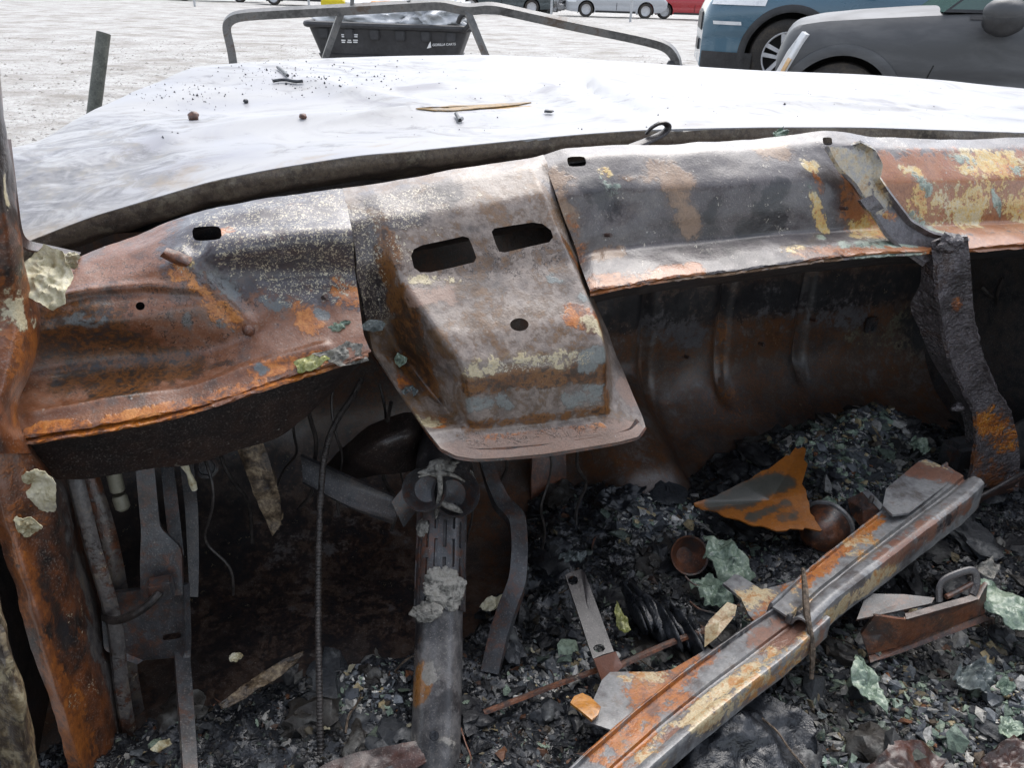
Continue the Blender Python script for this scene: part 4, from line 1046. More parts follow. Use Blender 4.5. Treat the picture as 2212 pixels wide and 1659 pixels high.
band('leg_flange', [(1990,540,.925),(1990,613,.93),(1962,660,.94),(1990,720,.94),(2010,775,.94),(2058,850,.935),(2082,905,.93),(2086,960,.92)], [(2020,540,.896),(2024,620,.894),(2027,668,.897),(2036,705,.897),(2052,770,.897),(2078,832,.897),(2104,886,.897),(2108,945,.896)], M['brace'], leg, thick=.004)
lump('weld_knob', P(2050, 525, .885), (.022, .012, .014), M['brace'], 8, .3, 1.5, br, 4)
lump('weld_knob', P(2068, 880, .90), (.012, .008, .008), M['brace'], 9, .3, 1.5, br, 3)
band('clamp_tab', [(1858,432,.938),(1872,452,.932),(1884,462,.93)], [(1886,420,.938),(1900,436,.932),(1910,450,.93)], M['brace_top'], br, thick=.007, n=4, b=0)
# ---- cross member in the lower right
g = rough_up(net([[P(1740,1350,.80), P(1900,1235,.83), P(2030,1130,.86), P(2120,1068,.875), P(2260,1015,.88), P(2400,975,.88)], [P(1770,1372,.84), P(1930,1265,.88), P(2060,1180,.92), P(2150,1130,.93), P(2260,1085,.93), P(2400,1050,.93)], [P(1800,1385,.92), P(1950,1300,.95), P(2070,1225,.98), P(2160,1190,.99), P(2260,1165,.99), P(2400,1140,.99)]], 8, 8, 5, 5), .003, 14)
sheet('cross_member', g, M['rustdark'], wreck, .005)
tube('support_rod', [P(2105,1078,.86), P(2160,1050,.865), P(2200,1025,.87), P(2260,1005,.875)], .004, M['plate'], wreck, 8, 4)
g = rough_up(net([[P(2150,955,.95), P(2220,900,.96), P(2330,860,.97)], [P(2120,1030,.93), P(2210,1010,.94), P(2330,1000,.95)], [P(2130,1050,.95), P(2210,1030,.96), P(2330,1020,.97)]], 8, 8, 5, 5), .003, 14)
sheet('support_plate', g, M['dark'], wreck, .005)
box('duct_block', P(2068, 985, .98), (.07, .05, .08), M['darkblue'], wreck, (RT, FW, UP), .012)
# loose black wires at the far right, behind the brace
for k, pts in enumerate([[(2120,620,1.2),(2150,650,1.18),(2180,640,1.17),(2215,590,1.16)], [(2130,760,1.2),(2160,700,1.18),(2150,650,1.17),(2165,600,1.16)], [(2125,900,1.2),(2150,840,1.2),(2190,820,1.2),(2240,830,1.2)]]):
    tube('wire', [P(*p) for p in pts], .004, M['cable'], wreck, 7, 6)
# ---- wiper arm stub in the trough
wa = tube('wiper_arm', [P(1396,288,1.20), P(1406,276,1.195), P(1420,267,1.19), P(1434,264,1.19), P(1444,270,1.19), P(1442,281,1.19), P(1425,292,1.19), P(1395,306,1.19), P(1362,318,1.19)], [.006, .0075, .0075, .0075, .008, .008, .0085, .009, .009], M['plate'], wreck, 8, 6, flat=.45)

# ================================================================== loose things inside
def thing(o, label, cat, group=None):
    return tag(o, label, cat, group)
# flexible cable hanging in front of the column
pts = blur(upsample(np.array([P(782,818,1.0), P(760,860,.985), P(735,895,.97), P(712,940,.95), P(698,1000,.93), P(691,1100,.90), P(688,1200,.865), P(687,1300,.83), P(688,1400,.79), P(690,1500,.75), P(692,1600,.715), P(694,1720,.67)]), 40, 0), 0, 60)
n_ = len(pts)
thing(tube('flexible_conduit', pts, .0044 + .0004 * np.sign(np.sin(np.arange(n_) * 2.0)), M['cable'], None, 10, 1), 'thin dark ribbed cable hanging straight down beside the steering column', 'cable')
thing(band('charred_strip', [(503,945,.955),(525,1005,.95),(550,1068,.94),(575,1128,.93),(588,1160,.925)], [(560,936,.955),(585,1000,.945),(602,1056,.935),(607,1100,.93),(604,1138,.925)], M['charwood'], None, thick=.006, amp=.006, scale=40, n=8, across=8), 'flaky charred strip hanging under the rust red dash end', 'strip')
thing(tube('melted_drip', [P(388,992,.95), P(400,1008,.945), P(408,1022,.94), P(416,1045,.94), P(420,1058,.94)], [.004, .005, .003, .005, .004], M['paper'], None, 8, 5), 'small pale melted drip hanging below the dash skirt', 'drip')
# fallen beam -----------------------------------------------------------------
bz = lambda u: .30 + (u - 1250) / 860 * .09
def channel(name, L_, R_, prof, mat, parent, thick=.004, n=10, b=1, amp=.0006):
    a = blur(upsample(np.array([PZ(u, v, bz(u)) for u, v in L_]), n, 0), 0, b)
    c_ = blur(upsample(np.array([PZ(u, v, bz(u)) for u, v in R_]), n, 0), 0, b)
    W_ = upsample(np.array([p[0] for p in prof], float), 4, 0)
    H_ = blur(upsample(np.array([p[1] for p in prof], float), 4, 0), 0, 1)
    g = a[:, None] * (1 - W_)[None, :, None] + c_[:, None] * W_[None, :, None] + UP * H_[None, :, None]
    return sheet(name, rough_up(g, amp, 30, 4, 4), mat, parent, thick, 28)
beam = empty('fallen_beam', PZ(1700, 1330, .30), 'long blue-grey and orange rusted channel beam lying across the floor debris', 'beam')
lo_ = channel('lower_channel', [(1170,1722),(1270,1628),(1370,1540),(1472,1458),(1575,1384),(1630,1346),(1695,1304)], [(1300,1775),(1412,1664),(1511,1577),(1610,1498),(1700,1428),(1745,1389),(1793,1345)],
    [(-.02, -.02), (0, .008), (.05, .009), (.07, .0), (.44, .0), (.47, -.005), (.54, -.005), (.57, .0), (.78, .0), (.81, .007), (.88, .009), (.97, .009), (1.0, .004), (1.02, -.028)], M['beam'], beam)
paint(lo_, 'orange', [(PZ(1290,1610,.31), PZ(1560,1400,.32), .018, .85), (PZ(1400,1560,.31), PZ(1480,1510,.31), .022, .7), (PZ(1330,1650,.31), PZ(1400,1600,.31), .02, .65)])
paint(lo_, 'cream', [(PZ(1500,1560,.33), PZ(1720,1395,.34), .02, .9), (PZ(1400,1640,.31), PZ(1520,1540,.32), .016, .62)])
paint(lo_, 'rust', [(PZ(1450,1600,.31), PZ(1700,1420,.33), .014, .7), (PZ(1650,1380,.34), PZ(1740,1360,.35), .03, .75)])
paint(lo_, 'soot', [(PZ(1530,1380,.34), PZ(1580,1350,.34), .02, .7)])
upc = channel('upper_channel', [(1660,1322),(1738,1249),(1846,1161),(1931,1096),(1997,1047),(2038,1016)], [(1742,1375),(1800,1318),(1900,1242),(2010,1158),(2086,1100),(2122,1066)],
    [(-.05, -.03), (-.03, .010), (.0, .018), (.04, .018), (.07, .012), (.48, .012), (.51, .005), (.57, .005), (.60, .014), (.70, .022), (.86, .024), (.97, .020), (1.0, .008), (1.02, -.03)], M['beam'], beam, amp=.0014)
paint(upc, 'orange', [(PZ(1735,1262,.36), PZ(1900,1128,.37), .013, 1.0), (PZ(1930,1080,.38), PZ(1940,1060,.38), .012, .7)])
paint(upc, 'cream', [(PZ(1840,1200,.36), PZ(1880,1170,.37), .020, .75), (PZ(1760,1345,.35), PZ(1930,1200,.37), .018, .95), (PZ(1960,1080,.38), PZ(2000,1060,.38), .018, .75), (PZ(1720,1330,.35), PZ(1740,1290,.35), .02, .65)])
paint(upc, 'rust', [(PZ(1970,1020,.39), PZ(2060,1030,.39), .035, .8), (PZ(1900,1220,.38), PZ(2080,1090,.39), .018, .62)])
paint(upc, 'soot', [(PZ(1930,1190,.38), PZ(2060,1110,.39), .014, .62)])
ep = flat_poly('end_plate', [PZ(u, v, .398) for u, v in [(1985,996),(2001,991),(2061,1020),(2046,1046),(1962,1108),(1929,1113),(1907,1092),(1914,1056)]], M['beam'], beam, .004, .001)
paint(ep, 'rust', [(PZ(1980,1010,.4), PZ(2060,1030,.4), .03, .85)])
paint(ep, 'cream', [(PZ(2000,998,.4), PZ(2040,1008,.4), .008, .75)])
sp = flat_poly('side_plate', [PZ(u, v, .300) for u, v in [(1262,1560),(1300,1470),(1318,1452),(1420,1452),(1460,1446),(1528,1402),(1560,1410),(1480,1490),(1340,1585)]], M['beam'], beam, .003, .002)
paint(sp, 'orange', [(PZ(1390,1500,.3), PZ(1430,1475,.3), .03, .85), (PZ(1440,1460,.3), PZ(1500,1430,.3), .02, .7)])
paint(sp, 'cream', [(PZ(1350,1458,.3), PZ(1420,1460,.3), .012, .62)])
flat_poly('bent_tab', [PZ(u, v, .312) for u, v in [(1232,1519),(1240,1505),(1258,1497),(1276,1506),(1298,1528),(1292,1545),(1278,1556)]], M['tab'], beam, .004, .001)
tb = flat_poly('upright_tab', [PZ(u, v, z) for u, v, z in [(1522,1398,.31),(1523,1355,.33),(1532,1340,.335),(1572,1300,.35),(1592,1308,.35),(1588,1330,.34),(1548,1378,.325)]], M['beam'], beam, .004, .002)
paint(tb, 'cream', [(PZ(1530,1370,.33), PZ(1590,1310,.35), .03, .9)])
hk = flat_poly('hook_tab', [PZ(u, v, .335) for u, v in [(1561,1262),(1572,1254),(1586,1240),(1598,1242),(1644,1272),(1660,1290),(1714,1255),(1735,1262),(1640,1352),(1618,1330),(1600,1292)]], M['beam'], beam, .005, .002)
paint(hk, 'cream', [(PZ(1612,1300,.33), PZ(1650,1290,.33), .02, .8)])
paint(hk, 'orange', [(PZ(1640,1340,.33), PZ(1720,1270,.33), .02, .8)])
for u, v in [(1702, 1343), (1723, 1336), (1880, 1085)]:
    lathe('pin', PZ(u, v, bz(u) + .012), UP + RT * .1, [(0, .0045), (.010, .0042), (.0125, .003), (.0125, 0)], M['dark'], beam, 12)
# strap plate standing in the debris
bp = empty('bracket_strap', PZ(1300, 1500, .27), 'dark flat steel strap with square holes standing in the debris', 'strap')
st = flat_poly('strap', [PZ(u, v, z) for u, v, z in [(1221,1243,.34),(1232,1236,.34),(1255,1231,.34),(1264,1240,.34),(1326,1408,.30),(1304,1414,.30),(1281,1424,.30)]], M['plate'], bp, .004, .001)
cut(st, [prism_cutter(poly_uv([(1225,1247),(1245,1243),(1251,1261),(1230,1266)], 2), .75, 1.1), prism_cutter(poly_uv([(1279,1396),(1302,1390),(1309,1407),(1286,1411)], 2), .6, 1.0)])
lw = flat_poly('rusty_foot', [PZ(u, v, z) for u, v, z in [(1282,1424,.300),(1330,1408,.300),(1345,1440,.29),(1325,1462,.28),(1332,1528,.26),(1320,1524,.26)]], M['plate'], bp, .004, .001)
paint(lw, 'rust', [(PZ(1300,1430,.3), PZ(1335,1460,.28), .04, .95)])
# orange triangular sheet leaning on the tunnel
og = flat_poly('sheet_offcut', [PZ(u, v, z) for u, v, z in [(1738,958,.36),(1690,992,.355),(1600,1040,.35),(1509,1086,.33),(1520,1098,.32),(1596,1124,.32),(1666,1146,.32),(1730,1148,.32),(1774,1151,.32),(1752,1110,.33),(1740,1060,.345)]], M['orange'], None, .003, .003, .0, 10, .10)
paint(og, 'grey', [(PZ(1600,1065,.35), PZ(1695,1025,.36), .026, 1.3), (PZ(1542,1085,.335), PZ(1560,1078,.335), .016, 1.1), (PZ(1625,1108,.335), PZ(1700,1078,.345), .014, 1.1), (PZ(1690,1110,.335), PZ(1715,1105,.335), .014, .75)])
thing(og, 'bright orange rusted triangular sheet lying below the firewall', 'metal sheet')
# rusty motor and its bracket
mt = empty('blower_motor', PZ(1790, 1180, .24), 'round rust brown motor half buried under the beam', 'motor')
mc = PZ(1775, 1148, .285); ma = RT * .85 + FW * .45 + UP * .15
lathe('casing', mc, ma, [(-.040, 0), (-.038, .012), (-.030, .026), (-.018, .034), (0, .038), (.022, .039), (.026, .041), (.030, .041), (.034, .037), (.040, .036), (.046, .028), (.046, 0)], M['rust'], mt, 30)
lathe('flange', mc + ma / np.linalg.norm(ma) * .030, ma, [(-.004, .039), (-.002, .045), (.003, .046), (.005, .040)], M['beam'], mt, 30)
mb = empty('motor_bracket', PZ(1860, 1120, .25), 'folded rusty bracket between the round motor and the beam', 'bracket')
flat_poly('face', [PZ(u, v, z) for u, v, z in [(1830,1078,.30),(1862,1062,.32),(1900,1100,.31),(1890,1120,.30),(1862,1142,.28),(1838,1110,.28)]], M['rust'], mb, .004, .002)
flat_poly('fold', [PZ(u, v, z) for u, v, z in [(1862,1062,.32),(1876,1058,.325),(1908,1092,.315),(1900,1102,.31)]], M['beam'], mb, .004, .001)
# rusty cup
cp = PZ(1487, 1200, .285)
thing(lathe('rusty_cup', cp, (CAM - cp) * .8 + RT * .4 - UP * .1, [(-.03, 0), (-.028, .018), (-.01, .030), (.004, .033), (.008, .034), (.006, .031), (-.008, .026), (-.02, .014), (-.021, 0)], M['rust'], None, 26), 'small rust red cup beside the pale green molten glass', 'cup')
# lower right: channel bracket, loop, strips
cb = empty('seat_channel', PZ(2000, 1390, .24), 'rust red folded steel channel right of the beam', 'channel')
flat_poly('front_wall', [PZ(u, v, z) for u, v, z in [(1958,1340,.325),(2114,1297,.335),(2134,1262,.345),(2128,1328,.29),(1936,1398,.27)]], M['rust'], cb, .005, .001)
flat_poly('end_wall', [PZ(u, v, z) for u, v, z in [(1890,1330,.33),(1958,1340,.325),(1936,1398,.27),(1876,1415,.26),(1860,1370,.29)]], M['rust'], cb, .005, .001)
flat_poly('foot_flange', [PZ(u, v, z) for u, v, z in [(1936,1398,.268),(2128,1328,.288),(2136,1340,.28),(1945,1412,.26),(1880,1432,.255),(1876,1415,.258)]], M['rust'], cb, .004, .001)
flat_poly('top_edge', [PZ(u, v, z) for u, v, z in [(1958,1338,.327),(2114,1295,.337),(2108,1283,.338),(1955,1325,.328)]], M['rustdark'], cb, .004, .001)
lb = empty('slider_loop', PZ(2070, 1290, .28), 'dark oval steel loop standing on the rusty channel', 'bracket')
tube('loop', [PZ(2030,1300,.35), PZ(2028,1268,.37), PZ(2040,1250,.38), PZ(2095,1230,.39), PZ(2108,1236,.388), PZ(2110,1262,.37), PZ(2100,1285,.36)], .006, M['plate'], lb, 8, 5, flat=.5)
tube('bar', [PZ(2044,1290,.36), PZ(2080,1272,.365), PZ(2100,1260,.37)], .004, M['rust'], lb, 8, 4)
thing(flat_poly('flat_strip', [PZ(u, v, z) for u, v, z in [(1851,1338,.325),(1872,1282,.335),(1950,1284,.335),(2019,1292,.335),(2012,1304,.333),(1930,1322,.33)]], M['darkblue'], None, .004, .001), 'flat grey steel blade poking out under the beam', 'strip')
for k, (pts, r, lab) in enumerate([([(1045,1540,.262),(1200,1480,.27),(1290,1448,.275)], .005, 'thin rust rod left of the strap'), ([(1335,1440,.28),(1430,1395,.285),(1530,1358,.29)], .006, 'thin rust angle iron right of the strap')]):
    thing(tube('rust_rod', [PZ(*p) for p in pts], r, M['rust'], None, 6, 4, flat=.5), lab + ' on the charred floor', 'rod')
thing(tube('dead_twig', [PZ(1735,1229,.39), PZ(1739,1270,.385), PZ(1742,1324,.38), PZ(1750,1365,.365), PZ(1756,1400,.34), PZ(1753,1467,.30)], [.0032, .0045, .005, .004, .0045, .003], M['twig'], None, 8, 6), 'dry brown twig lying across the fallen beam', 'twig')
thing(tube('thin_wire', [PZ(1640,1548,.275), PZ(1680,1580,.28), PZ(1705,1620,.275), PZ(1740,1660,.27)], .0016, M['twig'], None, 6, 6), 'thin pale wire curling over the dark mat', 'wire')
for k, (pts, lab) in enumerate([([(1480,1245,.29),(1495,1262,.285),(1520,1270,.28)], 'upper'), ([(1490,1300,.28),(1510,1318,.278),(1545,1325,.275)], 'middle'), ([(1500,1345,.275),(1520,1358,.27),(1550,1360,.27)], 'lower')]):
    thing(tube('copper_wire', [PZ(*p) for p in pts], .0016, M['rust'], None, 6, 6), lab + 'most of the three curled rusty wires below the cup', 'wire')
# plates along the bottom edge
thing(crumple('rust_plate', PZ(1950, 1675, .265), .07, .04, M['rustdark'], 31, .012), 'rust brown scrap plate at the bottom edge right of the beam', 'metal scrap')
thing(crumple('rust_plate', PZ(2185, 1655, .265), .055, .035, M['rustdark'], 32, .012), 'rust brown scrap plate in the bottom right corner', 'metal scrap')
thing(crumple('rust_plate', PZ(800, 1655, .27), .10, .03, M['rustdark'], 33, .008), 'rust brown plate at the bottom edge left of the column', 'metal scrap')
thing(crumple('dark_mat', PZ(1610, 1615, .265), .12, .075, M['char'], 34, .02, ragged=.2), 'large piece of dark charred mat right of the beam foot', 'mat')
# charred layered block
cbk = empty('charred_block', PZ(1420, 1380, .26), 'black layered charred block behind the strap', 'charred block')
for k in range(9):
    q = PZ(1372 + 16 * k, 1320 + 7 * k, .275 + .008 * math.sin(k * 2.1))
    d = PZ(1430, 1420, .275) - PZ(1370, 1320, .275); d /= np.linalg.norm(d)
    e = np.cross(UP, d)
    lump('layer', q, (.050 + .012 * math.sin(k * 3.7), .006 + .002 * (k % 3), .016 + .006 * ((k * 7) % 3)), M['char'], 40 + k, .30, 1.2, cbk, 3, (d, e, UP))

# crumpled molten glass sheets and other flakes --------------------------------
def gl(u, v, z, rx, ry, seed, mat, label, name='molten_glass', amp=.014, ax=None, ay=None, ragged=.4, cat='glass', droop=.0, freq=1.0):
    return thing(crumple(name, PZ(u, v, z), rx, ry, M[mat], seed, amp, ax, ay, .0018, None, ragged, freq, droop), label, cat)
gl(1578, 1195, .315, .050, .060, 1, 'glass', 'largest pale green molten glass sheet, draped beside the rusty cup', amp=.022, droop=.02)
gl(1535, 1275, .285, .030, .042, 2, 'glass', 'dull green molten glass hanging below the largest sheet', amp=.018)
gl(1345, 1342, .285, .012, .026, 3, 'glassy', 'small yellow green glass lump touching the dark strap', amp=.012)
gl(1876, 1478, .268, .022, .042, 4, 'glass', 'green glass flake lying below the beam near the rusty channel', amp=.012)
gl(2180, 1320, .30, .040, .060, 5, 'glass', 'pale green glass sheet at the right edge beside the rusty channel', amp=.016)
gl(2118, 1462, .275, .030, .028, 6, 'glassg', 'grey smoky glass lump below the rusty channel', amp=.018)
gl(2172, 1482, .27, .018, .016, 7, 'glass', 'small bright green flake right of the grey glass lump', amp=.008)
gl(2185, 1570, .268, .024, .016, 8, 'glass', 'pale green flake near the bottom right corner', amp=.008)
gl(2140, 1225, .32, .030, .018, 9, 'ash', 'grey crumbly flake behind the rusty channel', amp=.012)
gl(1790, 1090, .30, .030, .016, 10, 'glass', 'dull green flake behind the round motor', amp=.01)
gl(1870, 1010, .285, .032, .022, 11, 'glass', 'small green flake on the ash heap by the firewall', amp=.012)
gl(1990, 960, .30, .030, .022, 12, 'glass', 'green tinted crust left of the brace foot', amp=.016)
gl(1470, 1448, .272, .02, .012, 13, 'glass', 'bluish green shard above the beam side plate', amp=.008)
gl(1330, 1070, .30, .06, .035, 14, 'char', 'dark blistered flake on the tunnel under the dash', 'char_sheet', amp=.02, cat='char')
gl(1240, 1205, .30, .026, .022, 17, 'glassg', 'grey wrinkled flake at the head of the strap', 'char_sheet', amp=.016, cat='char')
gl(1070, 1300, .285, .032, .016, 18, 'paper', 'cream curved shell behind the pedal arm', 'shell', amp=.01, cat='shell')
gl(560, 1475, .30, .070, .012, 19, 'charwood', 'long bluish grey burnt strip lying left of the hanging cable', 'burnt_strip', amp=.008, cat='strip', ax=RT * .9 + FW * .45)
gl(510, 1420, .30, .010, .007, 20, 'paper', 'small cream shard near the left footwell', 'shell', amp=.004, cat='shell')
gl(350, 1610, .27, .014, .008, 21, 'paper', 'small cream lump beside the grey hinge strap', 'shell', amp=.004, cat='shell')
# on the dash
def onp(name, u, v, f, rx, ry, mat, seed, label, cat, amp, ragged=.4, tilt=None, droop=0):
    c = P(u, v, f)
    return thing(crumple(name, c, rx, ry, M[mat], seed, amp, RT, (FW * .5 + UP * .8) if tilt is None else tilt, .0016, None, ragged, 1.0, droop), label, cat)
onp('glass_flake', 735, 722, .925, .026, .020, 'glass', 51, 'pale green crumpled glass on the dash by the housing seam', 'glass', .014)
onp('glass_flake', 672, 784, .885, .026, .012, 'glassy', 52, 'yellow green glass shard on the rust red dash lip', 'glass', .007, .3, FW * .8 + UP * .5)
onp('ash_crust', 745, 765, .892, .036, .016, 'ash', 53, 'grey ash crust on the dash lip beside the housing', 'ash', .014, .5)
onp('dark_chip', 806, 703, .955, .018, .009, 'glassg', 54, 'dark slate chip on the seam between dash and housing', 'chip', .003, .25)
onp('ash_crust', 884, 846, .902, .016, .012, 'glassg', 55, 'dark blistered crust on the left flange of the housing', 'ash', .008, .5)
onp('glass_flake', 866, 778, .936, .012, .010, 'glass', 56, 'tiny green flake at the top of the housing flange', 'glass', .005, .4)
onp('glass_flake', 1690, 292, 1.075, .014, .012, 'glass', 57, 'green corroded tuft behind the upper edge of the dash', 'glass', .012, .6)
onp('paper_flake', 104, 600, .935, .026, .036, 'paper', 58, 'large cream scorched flake between pillar and dash', 'flake', .014, .25)
onp('paper_flake', 142, 562, .99, .022, .012, 'paper', 59, 'smaller cream flake behind the large scorched flake', 'flake', .010, .4)
onp('paper_flake', 88, 1062, .85, .018, .038, 'paper', 60, 'upper piece of the cream strip peeling off the pillar', 'flake', .006, .35, UP)
onp('paper_flake', 50, 1138, .83, .022, .016, 'paper', 61, 'lower cream tip of the strip peeling off the pillar', 'flake', .006, .35, UP * .8 + RT * .6)
# ash on the column
def on_col(v, an, r=.036):
    return A_ + ax_ * tt(v) + (cx * math.sin(an) - cy * math.cos(an)) * r * (-1 if ((CAM - A_) @ cy) > 0 else 1)
for v, an, sz, seed, lab in [(1296, .1, (.027, .007, .026), 5, 'large pale grey ash patch stuck on the steering column'), (1350, -.5, (.022, .006, .012), 6, 'flatter grey ash crust just below the large ash patch'), (1160, -.8, (.012, .005, .012), 7, 'thin grey ash smear on the upper column sleeve')]:
    q = on_col(v, an)
    nrm_ = q - (A_ + ax_ * tt(v)); nrm_ /= np.linalg.norm(nrm_)
    tg_ = np.cross(ax_, nrm_)
    thing(lump('ash_lump', q, sz, M['ash'], seed, .32, 1.5, None, 5, (tg_, nrm_, ax_), 5), lab, 'ash')
# burnt wires dangling under the dash
R9 = np.random.default_rng(3)
for k in range(11):
    u0_ = (430, 470, 640, 660, 735, 1100, 1175, 1240, 820, 845, 1010)[k]
    v0_ = (985, 965, 900, 890, 830, 960, 960, 950, 860, 900, 1000)[k]
    f0_ = 1.0 + .06 * (k % 3)
    pts = [P(u0_, v0_ - 30, f0_)]
    for j_ in range(5):
        pts.append(pts[-1] + np.array([R9.normal(0, .012), R9.normal(0, .012), -.035 - .02 * R9.random()]))
    o = tube('wire', pts, .0022 + .001 * (k % 2), M['cable'], wreck, 6, 5)
# ------------------------------------------------------------------ the debris bed
def bed_z(r, f):
    q = np.stack([r, f, np.zeros_like(r)], -1)
    z = .235 + .018 * fbm(q, 7, 4, 61) + .014 * np.abs(fbm(q, 19, 3, 62)) + .006 * fbm(q, 48, 2, 63)
    c1 = PZ(1860, 1000, .25)
    z = z + .085 * np.exp(-(((r - c1 @ RT) / .22) ** 2 + ((f - c1 @ FW - .05) / .12) ** 2))
    c2 = PZ(1400, 1110, .25)
    z = z + .035 * np.exp(-(((r - c2 @ RT) / .14) ** 2 + ((f - c2 @ FW) / .10) ** 2))
    c3 = PZ(1100, 1500, .25)
    z = z + .02 * np.exp(-(((r - c3 @ RT) / .2) ** 2 + ((f - c3 @ FW) / .14) ** 2))
    lim = .86 + .34 * np.clip((r - .22) / .25, 0, 1) ** 2
    return z - .12 * np.clip((f - lim + .03) / .08, 0, 1)
rg_, fg_ = np.meshgrid(np.linspace(-.42, 1.6, 420), np.linspace(.1, 1.26, 260), indexing='ij')
zg_ = bed_z(rg_, fg_)
g = rg_[..., None] * RT + fg_[..., None] * FW + zg_[..., None] * UP
bed = sheet('debris_bed', g, M['char'], None, .01, sharp=0)
tag(bed, 'black wet bed of charred debris covering the car floor', 'debris', kind='stuff')

def vcol_mat(name, rough=(.4, .8)):
    t = MT(name)
    nf = t.noise(140, 2, .7)
    col = t.mix(t.math('MULTIPLY', t.step(nf, .4, .7), .45), t.attr('col', 'Color'), (.012, .012, .013))
    return t.done(col, t.lin(nf, .35, .65, rough[0], rough[1]), t.bump(nf, .5, .003), 0, .55)
M['chips'] = vcol_mat('charred_chips')
_o6 = np.array([[1, 0, 0], [-1, 0, 0], [0, 1, 0], [0, -1, 0], [0, 0, 1], [0, 0, -1]], float)
_f8 = np.array([[0, 2, 4], [2, 1, 4], [1, 3, 4], [3, 0, 4], [2, 0, 5], [1, 2, 5], [3, 1, 5], [0, 3, 5]])
PAL = np.array([(.009, .010, .013), (.014, .016, .020), (.024, .027, .033), (.046, .052, .062), (.088, .098, .108), (.24, .24, .23), (.40, .39, .36), (.11, .15, .12), (.19, .24, .18), (.26, .21, .12), (.15, .06, .025), (.05, .035, .022)])
PW = np.array([.21, .17, .16, .13, .08, .05, .02, .05, .025, .03, .03, .045]); PW = PW / PW.sum()
def chips(name, n, region, smin, smed, mat, label, seed, flat=(.08, .5), pw=PW, hi=False, gain=1.0):
    OV, OF = (ICO_V, ICO_F) if hi else (_o6, _f8)
    nv = len(OV)
    R = np.random.default_rng(seed)
    if n < 5000:                                    # a loose clump, thinning outwards
        r = R.normal((region[0] + region[1]) / 2, (region[1] - region[0]) * .27, n); f = R.normal((region[2] + region[3]) / 2, (region[3] - region[2]) * .27, n)
    else:
        r = R.uniform(region[0], region[1], n); f = R.uniform(region[2], region[3], n)
    z = bed_z(r, f)
    s = np.clip(smin + R.lognormal(math.log(smed), .65, n), smin, .022)
    # random frames, mostly lying flat
    nz = np.stack([R.normal(0, .45, n), R.normal(0, .45, n), np.ones(n)], -1); nz /= np.linalg.norm(nz, axis=1, keepdims=True)
    a = R.uniform(0, 6.283, n)
    x = np.stack([np.cos(a), np.sin(a), np.zeros(n)], -1); x -= nz * (x * nz).sum(1, keepdims=True); x /= np.linalg.norm(x, axis=1, keepdims=True)
    y = np.cross(nz, x)
    v = np.repeat(OV[None], n, 0) * (1 + R.uniform(-.5, .5, (n, nv, 1))) + R.normal(0, .30 if not hi else .2, (n, nv, 3))
    el = R.uniform(.35, 1.0, n); fl = R.uniform(flat[0], flat[1], n)
    p = v[..., :1] * (x * s[:, None])[:, None] + v[..., 1:2] * (y * (s * el)[:, None])[:, None] + v[..., 2:] * (nz * (s * fl)[:, None])[:, None]
    p += (r[:, None] * RT + f[:, None] * FW + (z + s * R.uniform(-.1, .5, n))[:, None] * UP)[:, None]
    vs = p.reshape(-1, 3)
    fs = (OF[None] + np.arange(n)[:, None, None] * nv).reshape(-1, 3)
    me = bpy.data.meshes.new(name)
    me.vertices.add(len(vs)); me.vertices.foreach_set('co', vs.ravel())
    me.loops.add(fs.size); me.loops.foreach_set('vertex_index', fs.ravel())
    me.polygons.add(len(fs)); me.polygons.foreach_set('loop_start', np.arange(0, fs.size, 3)); me.polygons.foreach_set('loop_total', np.full(len(fs), 3))
    me.update(calc_edges=True)
    me.polygons.foreach_set('use_smooth', np.zeros(len(fs), bool))
    ci = R.choice(len(PAL), n, p=pw)
    tone = np.clip(.72 + 1.0 * fbm(np.stack([r, f, np.zeros(n)], -1), 11, 3, 66), .16, 1.7)
    col = PAL[ci] * (R.uniform(.7, 1.3, n) * tone * gain)[:, None]
    ca = me.attributes.new('col', 'FLOAT_COLOR', 'POINT')
    ca.data.foreach_set('color', np.repeat(np.c_[col, np.ones(n)], nv, 0).astype(np.float32).ravel())
    me.materials.append(mat)
    o = bpy.data.objects.new(name, me); sc.collection.objects.link(o)
    return tag(o, label, 'debris', kind='stuff')
chips('charred_rubble', 90000, (-.38, 1.58, .2, 1.26), .0008, .0017, M['chips'], 'fine black and grey charred rubble strewn over the car floor', 71, (.08, .5), PW, False, .6)
_ico = bmesh.new(); bmesh.ops.create_icosphere(_ico, subdivisions=1, radius=1)
ICO_V = np.array([v.co[:] for v in _ico.verts]); _ico.verts.ensure_lookup_table(); ICO_F = np.array([[v.index for v in f.verts] for f in _ico.faces]); _ico.free()
chips('charred_rubble', 3000, (-.30, 1.55, .25, 1.24), .0022, .0032, M['chips'], 'coarser charred lumps and flakes among the floor rubble', 72, (.2, .7), PW, True, .7)
